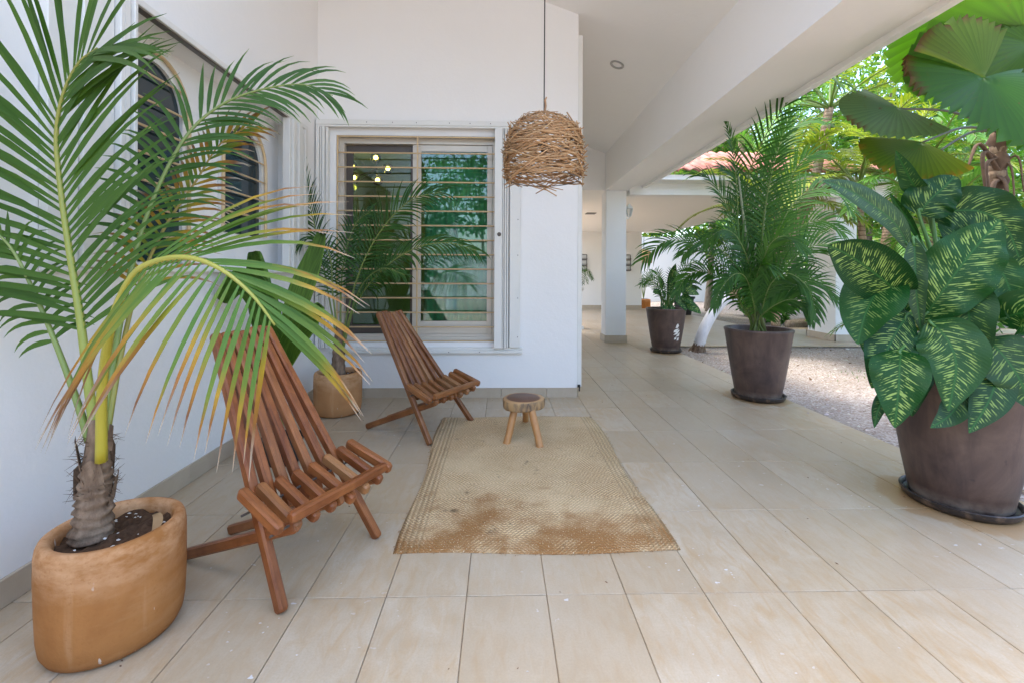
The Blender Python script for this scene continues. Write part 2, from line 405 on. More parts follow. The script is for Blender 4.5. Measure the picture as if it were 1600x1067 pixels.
def m_leaf(name, k=.30, rough=.38, var=.25, gain=(1.3, 1.5, .55), spec=.4):
    t = NT(name); c = t.attr(); p = t.pos(); n = t.noise(p, 9, 3); n2 = t.noise(t.map(t.uv(), (2, 14, 1)), 3, 3)
    c = t.mix(t.math('MULTIPLY', n, var), c, t.mix(1.0, c, (.55, .6, .5), 'MULTIPLY'))
    nr = t.bump(n2, .12, .002); b = t.bsdf(c, rough, nr, spec=spec, final=False); t.leafmix(b, c, k, None, gain); return t.m
M['palm'] = m_leaf('palm_leaflet', .30, .42, .25, (1.25, 1.4, .5), .28)
M['leaf'] = m_leaf('garden_leaf', .40, .45, .35, (1.2, 1.35, .5))
def m_broad():
    t = NT('pleated_broad_leaf'); c = t.attr(); st = t.noise(t.map(t.uv(), (1.2, 75, 1)), 2.5, 3); n = t.noise(t.pos(), 7, 4)
    c = t.mix(t.ramp(st, [(.40, .75), (.62, 0.0)]), c, t.mix(1.0, c, (.42, .5, .35), 'MULTIPLY')); c = t.mix(t.math('MULTIPLY', n, .5), c, t.mix(1.0, c, (1.5, 1.15, .8), 'MULTIPLY'))
    b = t.bsdf(c, .4, t.bump(st, .3, .003), spec=.35, final=False); t.leafmix(b, c, .4, None, (1.4, 1.45, .5)); return t.m
M['broad'] = m_broad()
def m_rachis():
    t = NT('palm_stalk'); c = t.attr(); n = t.noise(t.map(t.uv(), (9, 40, 1)), 1.5, 3); c = t.mix(t.math('MULTIPLY', n, .45), c, t.mix(1.0, c, (.6, .5, .35), 'MULTIPLY'))
    t.bsdf(c, .4, t.bump(n, .1, .002)); return t.m
M['rachis'] = m_rachis()
def m_dieff():
    t = NT('dieffenbachia_leaf'); u = t.uv(); x = t.sep(u); r = t.rnd()
    # u: metres along the midrib, v: signed metres across; streaks run out along the side veins
    av = t.math('ABSOLUTE', x[1])
    s = t.math('SUBTRACT', x[0], t.math('MULTIPLY', av, .75))
    cb = t.n('ShaderNodeCombineXYZ'); t.L(t.math('MULTIPLY', s, 88.0), cb.inputs[0]); t.L(t.math('MULTIPLY', x[1], 24.0), cb.inputs[1]); t.L(t.math('MULTIPLY', r, 50.0), cb.inputs[2])
    n = t.noise(cb.outputs[0], 1.0, 2, .5, .35)
    vein = t.math('SINE', t.math('MULTIPLY', s, 2*math.pi/.0132))
    c0 = t.attr(); cs = t.sep(c0)
    k = t.math('ADD', n, t.math('MULTIPLY', vein, .085))
    thr = t.ramp(k, [(.56, 0.0), (.615, 1.0)])
    edge = t.math('ADD', cs[2], t.math('MULTIPLY', t.math('SUBTRACT', t.noise(t.map(u, (1, 1, 1)), 90, 2), .5), .35))
    k2 = t.math('MULTIPLY', t.math('MULTIPLY', thr, cs[0]), t.math('MULTIPLY', t.ramp(av, [(.003, 0.0), (.006, 1.0)]), t.ramp(edge, [(.50, 1.0), (.80, 0.0)])))
    dark = t.mix(r, (.007, .044, .009), (.014, .078, .012)); dark = t.mix(cs[1], dark, (.040, .085, .038))
    c = t.mix(t.math('MULTIPLY', k2, .92), dark, (.27, .39, .10))
    c = t.mix(t.ramp(av, [(.0018, .8), (.0045, 0.0)]), c, (.035, .14, .03))
    sp = t.noise(t.map(u, (60, 60, 1)), 3.0, 2); c = t.mix(t.math('MULTIPLY', t.ramp(sp, [(.70, 0.0), (.73, .8)]), cs[0]), c, (.24, .36, .08))
    nr = t.bump(t.math('ADD', t.math('MULTIPLY', vein, .5), n), .22, .003)
    b = t.bsdf(c, t.math('ADD', .34, t.math('MULTIPLY', n, .2)), nr, spec=.24, final=False); t.leafmix(b, c, .16, None, (1.1, 1.4, .5)); return t.m
M['dieff'] = m_dieff()
def m_fan():
    t = NT('fan_palm_leaf'); c = t.attr(); x = t.sep(t.uv()); n = t.noise(t.map(t.uv(), (3, 1, 1)), 5, 4); st = t.noise(t.map(t.uv(), (1.2, 60, 1)), 2, 2)
    c = t.mix(t.math('MULTIPLY', st, .5), c, t.mix(1.0, c, (.55, .6, .4), 'MULTIPLY'))
    c = t.mix(t.ramp(n, [(.60, 0.0), (.75, .4)]), c, (.13, .16, .02)); bs = t.noise(t.pos(), 16, 4, .6); c = t.mix(t.ramp(bs, [(.66, 0.0), (.72, .75)]), c, (.15, .085, .03))
    b = t.bsdf(c, .4, t.bump(st, .1, .002), spec=.4, final=False); t.leafmix(b, c, .42, None, (1.15, 1.25, .4)); return t.m
M['fan'] = m_fan()
def m_bark(name, c0, c1, rings=0.0, rough=.9):
    t = NT(name); p = t.obj(); a = t.noise(t.map(p, (9, 9, 3)), 3, 5, .65); c = t.mix(t.ramp(a, [(.3, 0.0), (.7, 1.0)]), c0, c1); h = a
    if rings:
        z = t.sep(p)[2]; rg = t.math('SINE', t.math('ADD', t.math('MULTIPLY', z, rings), t.math('MULTIPLY', a, 3.0)))
        c = t.mix(t.math('MULTIPLY', t.ramp(rg, [(.7, 0.0), (.95, 1.0)]), .7), c, tuple(x*.4 for x in c0)); h = t.math('ADD', a, t.math('MULTIPLY', rg, -.4))
    t.bsdf(c, rough, t.bump(h, .5, .012), spec=.15); return t.m
M['bark'] = m_bark('fibrous_palm_bark', (.085, .052, .033), (.30, .215, .15))
M['barkring'] = m_bark('ringed_palm_bark', (.20, .13, .08), (.40, .30, .20), 95)
M['barkgrey'] = m_bark('grey_tree_bark', (.12, .095, .07), (.27, .23, .18))
M['limewash'] = m_bark('whitewashed_trunk', (.66, .67, .70), (.80, .80, .82), 0)
M['fibre'] = m_plain('brown_fibre', (.12, .072, .042), .9, 0, 30, .5)
M['twig'] = m_plain('peeled_twig', (.44, .255, .135), .7, 0, 25, .35, .2)
def m_twig():
    t = NT('peeled_twig_varied'); r = t.rnd(); a = t.attr(); n = t.noise(t.obj(), 30, 3)
    c = t.mix(r, (.47, .265, .12), (.70, .46, .24)); c = t.mix(t.math('MULTIPLY', n, .5), c, (.25, .13, .065)); t.bsdf(t.mix(1.0, c, a, 'MULTIPLY'), .7, t.bump(n, .2, .002)); return t.m
M['twigv'] = m_twig()
def m_rooftile():
    t = NT('clay_roof_tile'); r = t.rnd(); n = t.noise(t.pos(), 9, 4, .6, 0.0, r)
    c = t.mix(n, (.34, .10, .065), (.50, .20, .14)); c = t.mix(t.math('MULTIPLY', r, .4), c, (.58, .33, .27)); t.bsdf(c, .75, t.bump(n, .2, .005)); return t.m
M['rtile'] = m_rooftile()
def m_glass(name, tint, refl=.16):
    t = NT(name); tr = t.n('ShaderNodeBsdfTransparent'); tr.inputs[0].default_value = (*tint, 1)
    gl = t.n('ShaderNodeBsdfGlossy'); gl.inputs['Roughness'].default_value = .015; gl.inputs['Color'].default_value = (.9, .95, 1, 1)
    fr = t.n('ShaderNodeFresnel'); fr.inputs['IOR'].default_value = 1.5
    k = t.math('ADD', fr.outputs[0], refl, True)
    x = t.n('ShaderNodeMixShader'); t.L(k, x.inputs[0]); t.L(tr.outputs[0], x.inputs[1]); t.L(gl.outputs[0], x.inputs[2]); t.L(x.outputs[0], t.out.inputs[0]); return t.m
M['glass'] = m_glass('tinted_window_glass', (.68, .86, .75), .035)
M['glassclear'] = m_glass('clear_glass', (.85, .9, .88), .05)
M['globe'] = m_glass('amber_globe_glass', (.95, .80, .42), .06)
M['room'] = m_paint('room_paint', (.42, .55, .42))
M['darkglass'] = m_plain('dark_blue_glass', (.012, .028, .035), .08, 0, 5, .2, 0.0, .6)
M['curtain'] = m_plain('green_curtain', (.22, .46, .32), .8, 0, 8, .2)
def m_emit(name, col, s):
    t = NT(name); e = t.n('ShaderNodeEmission'); e.inputs[0].default_value = (*col, 1); e.inputs[1].default_value = s; t.L(e.outputs[0], t.out.inputs[0]); return t.m
M['bulb'] = m_emit('lit_bulb', (1, .60, .20), 9.0)
M['sticker'] = m_plain('white_print', (.75, .74, .70), .5)
M['orange'] = m_terra('orange_clay', (.50, .20, .055), (.55, .28, .12), (.38, .14, .04))
M['dryleaf'] = m_plain('dry_leaf', (.36, .22, .10), .8, 0, 20, .3)
M['litter'] = m_plain('leaf_litter', (.16, .09, .05), .9, 0, 10, .6)
M['wire'] = m_plain('dark_wire', (.06, .055, .05), .5)
M['whitelamp'] = m_plain('white_enamel', (.75, .78, .77), .35)
def m_stones():
    t = NT('mixed_stones'); c = t.mix(1.0, t.attr(), (.56, .52, .48), 'MULTIPLY'); t.bsdf(c, .9, t.bump(t.noise(t.pos(), 160, 2), .3, .003), spec=.2); return t.m
M['stones'] = m_stones()

# ------------------------------------------------------------------ the setting
def fsz(x): return -.03 + .012*noise.noise(V((x[0]*.9, x[1]*.9, 0)))
# ground: one sheet to the horizon
g = MB()
def gz(x, y): return -.035 + .014*noise.noise(V((x*.8, y*.8, 3)))
xs = [-300, -60, -12] + [2.83+.45*i for i in range(44)] + [40, 90, 300]
ys = [-300, -60, -14] + [-8+.5*i for i in range(74)] + [45, 90, 300]
vs = [(x, y, gz(x, y) if 2 < x < 26 and -9 < y < 30 else -.035) for y in ys for x in xs]
nx = len(xs); fs = [(j*nx+i, j*nx+i+1, (j+1)*nx+i+1, (j+1)*nx+i) for j in range(len(ys)-1) for i in range(nx-1)]
g.add(vs, fs); struct(g.build('ground', M['gravel'], smooth=True))

# porch floor: grout bed with limestone tiles laid on it
TW, TD, TX, TY = .302, .60, 1.087, 1.703
fl = MB(); fl.box(-1.95, 2.83, -4.0, 7.98, -.30, -.006); fl.box(-1.95, 6.0, 7.98, 16.2, -.30, -.006); fl.box(6.0, 14.5, 7.98, 10.4, -.30, -.006)
floor = struct(fl.build('porch_floor', M['grout']))
cache = {}
def tile_mesh(wd, dp, v):
    k = (round(wd, 3), round(dp, 3), v)
    if k not in cache:
        b = MB(); b.box(-wd/2, wd/2, -dp/2, dp/2, -.02, 0, .0016)
        cache[k] = b.mesh('tile', M['tile'])
    return cache[k]
rest = MB(); nt = 0
def lay(x0, x1, y0, y1):
    global nt
    gx = .003; wd, dp = x1-x0-gx, y1-y0-gx
    if wd < .03 or dp < .03: return
    cx, cy = (x0+x1)/2, (y0+y1)/2
    vis = cy > .8 and cy < 12.2 and abs(cx-.03)/max(cy, .1) < 1.3 and not (cx < .77 and cy > 4.5) and cx < 7.5
    if vis and cy > 4.5 and cx < .77+(cy-4.47)*.165: vis = False
    if vis and nt < 298:
        link('tile', tile_mesh(wd, dp, 0), floor, (cx, cy, random.uniform(-.0008, .0008)), (random.uniform(-.001, .001), random.uniform(-.001, .001), random.uniform(-.0012, .0012))); nt += 1
    else: rest.box(x0+gx/2, x1-gx/2, y0+gx/2, y1-gx/2, -.02, random.uniform(-.0008, .0008), .0016)
for j in range(-10, 24):
    y0, y1 = TY+j*TD, TY+(j+1)*TD
    if y1 < -3.9: continue
    for i in range(-11, 44):
        x0, x1 = TX+i*TW, TX+(i+1)*TW
        xa, xb, ya, yb = max(x0, -1.8), x1, y0, y1
        if y0 >= 4.66 and x1 <= .60: continue
        lim = 2.83 if (y0+y1)/2 < 7.9 else 14.4
        if ya < 4.47 and yb > 4.47 and xa < .77: 
            if xb <= .77: yb = 4.47
        if ya > 4.4 and xb <= .78 and yb > 4.47: continue
        xb = min(xb, lim); yb = min(yb, 16.1)
        if xb > 6.02 and yb > 10.42: continue
        if xb-xa < .03 or yb-ya < .03: continue
        lay(xa, xb, ya, yb)
tag(rest.build('tile_field', M['tile'], floor), kind='stuff')

# edging strip of the wing floor (brownish slab edge above the gravel)
e = MB(); e.box(2.86, 14.4, 7.945, 7.978, -.09, -.012, .004)
struct(e.build('slab_edge', m_plain('slab_edge_stone', (.33, .2, .12), .8, 0, 12, .3)))

CZ = lambda x: 3.40 + .36*(1.89-x)
# left wall with a shallow recess for the arched windows
lw = MB()
lw.box(-2.2, -1.8, .2, 2.16, 0, 5.2); lw.box(-2.2, -1.8, 2.16, 3.98, 0, 1.235); lw.box(-2.2, -1.8, 2.16, 3.98, 2.50, 5.2)
lw.box(-2.2, -1.8, 3.98, 4.47, 0, 5.2); lw.box(-2.2, -1.94, 2.16, 3.98, 1.235, 2.50)
lwall = struct(lw.build('left_wall', M['wall']))
bw = MB()
bw.box(-2.2, .77, 4.47, 4.66, 0, .545); bw.box(-2.2, .77, 4.47, 4.66, 2.575, 5.2)
bw.box(-2.2, -1.615, 4.47, 4.66, .545, 2.575); bw.box(-.045, .77, 4.47, 4.66, .545, 2.575)
bwall = struct(bw.build('back_wall', M['wall']))
sw = MB(); sw.box(.58, .77, 4.66, 9.6, 0, 3.9); struct(sw.build('corridor_wall', M['wall']))
# skirting stones
def skirt(parent, x0, y0, x1, y1, h, d, L):
    """stones from (x0,y0) to (x1,y1), standing d proud on the left-hand normal side"""
    a, b = V((x0, y0, 0)), V((x1, y1, 0)); t = (b-a).normalized(); n = V((-t.y, t.x, 0)); ln = (b-a).length; s = 0; k = 0
    rz = math.atan2(t.y, t.x)
    while s < ln-.02:
        l = min(L, ln-s)
        key = ('sk', round(l, 3), h, d)
        if key not in cache:
            q = MB(); q.box(-l/2+.001, l/2-.001, 0, d, 0, h, .003); cache[key] = q.mesh('skirting_stone', M['skirt'])
        p = a+t*(s+l/2); link('skirting_stone', cache[key], parent, (p.x, p.y, .0005), (0, 0, rz)); s += l
skirt(lwall, -1.80, 4.455, -1.80, .22, .105, .014, .60)
skirt(bwall, -1.782, 4.47, .772, 4.47, .093, -.014, .45)
# ceiling slab (pitched), edge beam and eave
def prism_xz(pts, y0, y1):
    b = MB(); n = len(pts); vs = [(x, y0, z) for x, z in pts]+[(x, y1, z) for x, z in pts]
    fs = [tuple(range(n-1, -1, -1)), tuple(range(n, 2*n))]+[(i, (i+1) % n, n+(i+1) % n, n+i) for i in range(n)]
    b.add(vs, fs); return b
struct(prism_xz([(-2.2, CZ(-2.2)), (1.89, CZ(1.89)), (1.89, CZ(1.89)+.16), (-2.2, CZ(-2.2)+.16)], 1.4, 8.30).build('ceiling', M['ceil']))
bm = prism_xz([(1.89, 2.735), (2.29, 2.735), (2.29, 2.80), (2.31, 2.82), (2.56, 2.82), (2.56, 2.775), (2.62, 2.775), (2.62, 2.93), (1.89, 3.60)], 1.4, 8.058)
struct(bm.build('edge_beam', M['ceil']))
# cross lintel where the pitched porch ends, plus the flat ceiling of the wing
lt = MB(); lt.box(.771, 1.90, 8.08, 8.298, 2.735, 3.95)
struct(lt.build('lintel', M['ceil']))
wc = MB(); wc.box(.77, 6.0, 8.30, 16.1, 2.735, 2.93); wc.box(6.0, 7.2, 8.30, 10.5, 2.735, 2.93); struct(wc.build('wing_ceiling', M['ceil']))
fb = MB(); fb.box(1.889, 2.325, 8.06, 8.298, 2.737, 3.6); fb.box(2.33, 7.2, 8.06, 8.298, 2.66, 2.93); fb.box(2.64, 7.3, 7.70, 8.058, 2.86, 2.945); struct(fb.build('wing_beam', M['wall']))
fw_ = MB(); fw_.box(.77, 5.03, 15.9, 16.1, 0, 2.735); farwall = struct(fw_.build('far_wall', M['wall']))
skirt(farwall, 2.2, 15.9, 5.03, 15.9, .14, -.016, .60)
bw2 = MB(); bw2.box(4.7, 6.05, 18.8, 19.0, 0, 2.735); w2 = struct(bw2.build('passage_wall', M['wall'])); skirt(w2, 4.7, 18.8, 6.05, 18.8, .12, -.016, .60)

# columns
def column(x0, x1, y0, y1, h, label):
    r = empty('column', ((x0+x1)/2, (y0+y1)/2, 0)); tag(r, label, 'column', 'white porch columns')
    a, b = (x1-x0)/2, (y1-y0)/2
    q = MB(); q.box(-a, a, -b, b, 0, h, .006); q.build('shaft', M['pillar'], r)
    for (sx, sy, rz, l) in ((0, -b, 0, a), (0, b, math.pi, a), (-a, 0, -math.pi/2, b), (a, 0, math.pi/2, b)):
        s = MB(); s.box(-l-.018, l+.018, -.018, -.001, 0, .125, .003); s.build('skirting_stone', M['skirt'], r).matrix_local = Matrix.Translation((sx, sy, .0005)) @ Matrix.Rotation(rz, 4, 'Z')
    return r
column(1.905, 2.275, 8.085, 8.44, 2.735, 'white square column carrying a wall lantern at the end of the porch')
column(6.22, 6.62, 8.2, 8.95, 2.66, 'white square column of the far wing beside the gravel court')

# red clay tile roof over the wing: eave at z 2.96, hip at the right end
roof = empty('tiled_roof', (4.6, 8.6, 2.9)); tag(roof, 'red clay barrel tile roof over the far wing behind the areca palm', 'roof')
rb = MB(); rb.add([(2.4, 7.58, 2.955), (7.2, 7.58, 2.955), (5.0, 9.6, 3.80), (2.4, 9.6, 3.80), (2.4, 16.2, 3.1), (6.0, 16.2, 3.1), (2.4, 7.58, 2.945), (7.2, 7.58, 2.945), (7.2, 11.0, 2.955)], [(0, 1, 2, 3), (3, 2, 5, 4), (1, 8, 2), (8, 5, 2), (6, 7, 1, 0)])
rb.build('roof_deck', M['rtile'], roof, origin=(4.6, 8.6, 2.9))
bt = MB(); L_ = .56
vs = []; fs = []
for i, (yy, zz) in enumerate(((0, 0), (L_, .015))):
    for k in range(7):
        an = math.pi*k/6; vs.append((math.cos(an)*.085*(1-.08*i), yy, zz+math.sin(an)*.07))
    for k in range(7):
        an = math.pi*(6-k)/6; vs.append((math.cos(an)*.072*(1-.08*i), yy, zz+math.sin(an)*.057))
for k in range(14): fs.append((k, (k+1) % 14, 14+(k+1) % 14, 14+k))
fs.append(tuple(range(13, -1, -1))); bt.add(vs, fs); rt = bt.mesh('roof_tile', M['rtile'], True)
sl = math.atan2(3.80-2.955, 9.6-7.58)
for c in range(23):
    x = 2.5+c*.195
    for r in range(4):
        d = r*.5; y = 7.55+d*math.cos(sl); z = 2.962+d*math.sin(sl)
        if x > 7.1-(y-7.55)*1.1: continue
        link('roof_tile', rt, roof, (x-4.6, y-8.6, z-2.9), (sl, random.uniform(-.02, .02), random.uniform(-.02, .02)))

# main window in the back wall: frame, sashes, panes, security bars
win = empty('window', (-.83, 4.53, .545)); tag(win, 'sliding aluminium window with brass security bars in the back wall', 'window')
O3 = V((-.83, 4.53, .545))
def wb(name, mat, *boxes, ch=.002):
    q = MB()
    for b in boxes: q.box(*b, ch=ch)
    return q.build(name, M[mat], win, origin=O3) if False else _wb(q, name, mat)
def _wb(q, name, mat):
    q.v = [tuple(V(p)-O3) for p in q.v]; return q.build(name, M[mat], win)
x0, x1, z0, z1 = -1.613, -.047, .547, 2.573
wb('outer_frame', 'beige_alu', (x0, x0+.05, 4.545, 4.62, z0, z1), (x1-.035, x1, 4.545, 4.62, z0, z1), (x0+.05, x1-.035, 4.545, 4.62, z1-.06, z1), (x0+.05, x1-.035, 4.545, 4.62, z0, z0+.035), (x0+.05, x1-.035, 4.553, 4.558, z0+.035, z0+.062), (x0+.05, x1-.035, 4.585, 4.59, z0+.035, z0+.062))
def sash(xa, xb, y, side, bot, mat, wl):
    f = wb('sash', mat, (xa, xa+wl, y, y+.028, z0+.062, z1-.062), (xb-side, xb, y, y+.028, z0+.062, z1-.062), (xa+wl, xb-side, y, y+.028, z1-.062-side*1.3, z1-.062), (xa+wl, xb-side, y, y+.028, z0+.062, z0+.062+bot))
    q = MB(); q.box(xa+wl, xb-side, y+.012, y+.018, z0+.062+bot, z1-.062-side*1.3); q.v = [tuple(V(p)-O3) for p in q.v]
    p = q.build('pane', M['glass'], f)
    return f
sash(-1.56, -.86, 4.60, .055, .09, 'dark_alu', .065)
sash(-.885, -.085, 4.563, .05, .13, 'beige_alu', .085)
gf = [(x0, x0+.014, 4.474, 4.488, z0, z1), (x1-.012, x1, 4.474, 4.488, z0, z1), (-.83, -.816, 4.474, 4.488, z0, z1), (x0+.014, -.83, 4.475, 4.487, z1-.014, z1), (-.816, x1-.012, 4.475, 4.487, z1-.014, z1), (x0+.014, -.83, 4.475, 4.487, z0, z0+.012), (-.816, x1-.012, 4.475, 4.487, z0, z0+.012)]
wb('grille_frame', 'gold', *gf, ch=.001)
for k in range(13):
    q = MB(); zz = .689+k*(2.405-.689)/12; q.tube([(x0+.014, 4.481, zz), (x1-.012, 4.481, zz)], .0075, 8); _wb(q, 'bar', 'gold')
# white shutter rails and folded storm shutters round the window
sr = empty('storm_shutter', (-.8, 4.46, .44)); tag(sr, 'white folded storm shutter and rails round the back window', 'shutter')
OS = V((-.8, 4.46, .44))
def sb(name, *boxes, mat='trim', ch=.003):
    q = MB()
    for b in boxes: q.box(*b, ch=ch)
    q.v = [tuple(V(p)-OS) for p in q.v]; return q.build(name, M[mat], sr)
sb('top_rail', (-1.79, .205, 4.40, 4.468, 2.655, 2.705), (-1.79, .205, 4.405, 4.411, 2.635, 2.655))
sb('bottom_rail', (-1.66, .225, 4.42, 4.468, .44, .468), (-1.66, .225, 4.438, 4.468, .468, .495))
def stack(xs_, nm='shutter_leaf'):
    for (xa, xb, ya) in xs_: sb(nm, (xa, xb, ya, 4.462, .497, 2.632))
stack([(-.058, .018, 4.375), (.022, .034, 4.39), (.040, .058, 4.385), (.064, .078, 4.40), (.092, .195, 4.415)])
stack([(-1.785, -1.752, 4.39), (-1.748, -1.733, 4.40), (-1.727, -1.70, 4.395), (-1.695, -1.672, 4.405)])
q = MB(); q.lathe([(.016, 0), (.02, .006), (.012, .012), (.0, .013)], 14); k = q.build('lock', M['dark_alu'], sr); k.rotation_euler = (R(90), 0, 0); k.location = V((-.012, 4.375, 1.60))-OS
sc_ = MB(); 
for xx, zz in [(-1.3, 2.68), (-1.05, 2.68), (-.82, 2.68), (-.5, 2.68), (-.3, 2.68), (-.1, 2.68)]: sc_.box(xx-.004, xx+.004, 4.397, 4.40, zz-.004, zz+.004)
for zz in (.6, .98, 1.4, 1.75, 2.1, 2.45): sc_.box(.168, .176, 4.411, 4.415, zz-.004, zz+.004)
for xx in (-.9, -.5, -.2): sc_.box(xx-.004, xx+.004, 4.417, 4.42, .45, .458)
sc_.v = [tuple(V(p)-OS) for p in sc_.v]; tag(sc_.build('screws', M['dark_alu'], sr), kind='stuff')

# left wall: shutter rail, folded leaves and two arched barred windows in the recess
s2 = empty('storm_shutter', (-1.78, 3.0, 1.22)); tag(s2, 'white storm shutter rail and folded leaves along the left wall behind the coconut palm', 'shutter')
OS2 = V((-1.78, 3.0, 1.22))
def sb2(name, *boxes, mat='trim'):
    q = MB()
    for b in boxes: q.box(*b, ch=.003)
    q.v = [tuple(V(p)-OS2) for p in q.v]; return q.build(name, M[mat], s2)
sb2('top_rail', (-1.798, -1.74, 1.8, 4.12, 2.50, 2.535), (-1.798, -1.785, 1.8, 4.12, 2.535, 2.57)); sb2('rail_groove', (-1.79, -1.752, 2.17, 3.75, 2.492, 2.499), mat='dark_alu')
sb2('bottom_rail', (-1.798, -1.75, 1.8, 4.12, 1.215, 1.232))
for a, b, d in ((1.80, 1.93, .035), (1.935, 2.085, .05), (2.09, 2.115, .075), (2.12, 2.15, .07), (2.155, 2.175, .085)): sb2('shutter_leaf', (-1.798, -1.798+d, a, b, 1.234, 2.498))
for a, b, d in ((3.76, 3.79, .06), (3.80, 3.85, .075), (3.86, 3.885, .06), (3.895, 3.95, .08), (3.96, 4.05, .05), (4.06, 4.12, .06)): sb2('shutter_leaf', (-1.798, -1.798+d, a, b, 1.234, 2.498))
def arched(y0, y1, zb, zt, label):
    r = (y1-y0)/2; cy = (y0+y1)/2; zs = zt-r*1.15
    a = empty('arched_window', (-1.94, cy, zb)); tag(a, label, 'window', 'arched windows in the left wall')
    def arc(rr, n=18): return [(cy-rr*math.cos(math.pi*i/n), zs+rr*1.15*math.sin(math.pi*i/n)) for i in range(n+1)]
    P0 = arc(r*.86); P1 = arc(r)
    def bring(q): q.v = [(x+1.94, y-cy, z-zb) for x, y, z in q.v]; return q
    q = MB(); o = [(cy-r*.86, zb)]+P0+[(cy+r*.86, zb)]; i = [(cy-r, zb)]+P1+[(cy+r, zb)]; n = len(o)
    vs = [(-1.915, y, z) for y, z in o]+[(-1.915, y, z) for y, z in i]+[(-1.939, y, z) for y, z in o]+[(-1.939, y, z) for y, z in i]
    fs = []
    for k in range(n-1): fs += [(k, k+1, n+k+1, n+k), (k, 2*n+k, 2*n+k+1, k+1), (n+k, n+k+1, 3*n+k+1, 3*n+k)]
    q.add(vs, fs); bring(q).build('frame', M['trim'], a)
    q = MB(); q.add([(-1.934, y, z) for y, z in o], [tuple(range(n))]); bring(q).build('pane', M['darkglass'], a)
    q = MB(); q.tube([(-1.90, y, z) for y, z in i], .011, 6); bring(q).build('grille_frame', M['gold'], a)
    nb = int((zt-zb)/.145)
    for k in range(1, nb+1):
        z = zb+k*.145; hw = r if z < zs else r*math.sqrt(max(0, 1-((z-zs)/(r*1.15))**2))
        if hw > .03: bring(MB().tube([(-1.90, cy-hw, z), (-1.90, cy+hw, z)], .007, 6)).build('bar', M['gold'], a)
arched(2.27, 2.80, 1.27, 2.42, 'nearer arched window with brass bars behind the coconut palm fronds')
arched(3.14, 3.70, 1.50, 2.34, 'farther arched window with brass bars near the back corner')

# room behind the back window
rm = MB(); rm.box(-2.19, .57, 4.68, 8.0, .0, 2.98); rm.f = [f[::-1] for i_, f in enumerate(rm.f) if i_ != 2]
struct(rm.build('room', M['room']))
cu = MB(); cu.grid(-.80, -.03, 0, 1, 60, 1, lambda x, y: (x, 4.76+.02*math.sin(x*60), .1+y*2.6)); tag(cu.build('curtain', M['curtain'], smooth=True), 'pale green curtain hanging inside the right half of the back window', 'curtain')
ch = empty('chandelier', (-1.72, 6.3, 2.15)); tag(ch, 'lit branching globe chandelier seen through the back window', 'chandelier')
hub = V((-1.725, 6.300, 2.663)); ch.location = hub
ends = [(-1.734, 6.300, 2.823), (-1.529, 6.150, 2.639), (-1.680, 6.200, 2.491), (-2.109, 6.450, 2.739), (-2.000, 6.200, 2.523), (-2.133, 6.500, 2.449)]
q = MB(); q.lathe([(0, -.02), (.025, -.01), (.025, .01), (0, .02)], 10); q.tube([(0, 0, 0), (0, 0, 2.97-hub.z)], .008, 6); q.build('stem', M['black'], ch)
for e_ in ends:
    d = V(e_)-hub; q = MB(); q.tube([(0, 0, 0), d*.86], .007, 6); arm = q.build('arm', M['black'], ch)
    q = MB(); q.lathe([(.075*math.sin(math.pi*i/10)+1e-4, .075*-math.cos(math.pi*i/10)) for i in range(11)], 16, d); q.build('globe', M['globe'], ch, True)
    q = MB(); q.lathe([(.03*math.sin(math.pi*i/6)+1e-4, .03*-math.cos(math.pi*i/6)) for i in range(7)], 10, d+V((0, 0, .0))); q.build('bulb', M['bulb'], ch, True)

# small rail bracket on the wall end
q = MB(); q.box(.771, .815, 4.475, 4.53, .10, 3.60, .003); tg = q.build('shutter_rail', M['trim']); tag(tg, 'slim pale rail running up the end of the white back wall', 'rail')
q = MB(); q.box(.775, .80, 4.45, 4.472, .10, .125, .002); q.box(.785, .797, 4.452, 4.468, .06, .10, .002); tag(q.build('rail_bracket', M['black']), 'tiny black bracket at the foot of the rail on the wall end', 'bracket')

# wall lantern on the column
ln = empty('wall_lantern', (2.375, 8.260, 2.336)); tag(ln, 'white wall lantern on the side of the porch column', 'lantern')
lo = V(ln.location)
q = MB(); q.box(2.276-lo.x, 2.29-lo.x, -.03, .03, -.10, .0, .003); q.tube([(2.285-lo.x, 0, -.07), (-.02, 0, -.09), (0, 0, -.06)], .010, 8); q.build('bracket', M['whitelamp'], ln)
q = MB(); q.lathe([(.0, -.07), (.02, -.065), (.03, -.05), (.035, -.045)], 6); q.lathe([(.075, .10), (.08, .11), (.05, .145), (.02, .16), (.008, .19), (.0, .205)], 6); q.build('cap', M['whitelamp'], ln)
q = MB()
for k in range(6):
    a = 2*math.pi*k/6; q.tube([(.035*math.cos(a), .035*math.sin(a), -.045), (.072*math.cos(a), .072*math.sin(a), .10)], .005, 5)
q.build('frame', M['whitelamp'], ln)
q = MB(); q.lathe([(.032, -.044), (.068, .098)], 6); q.build('pane', M['glassclear'], ln)

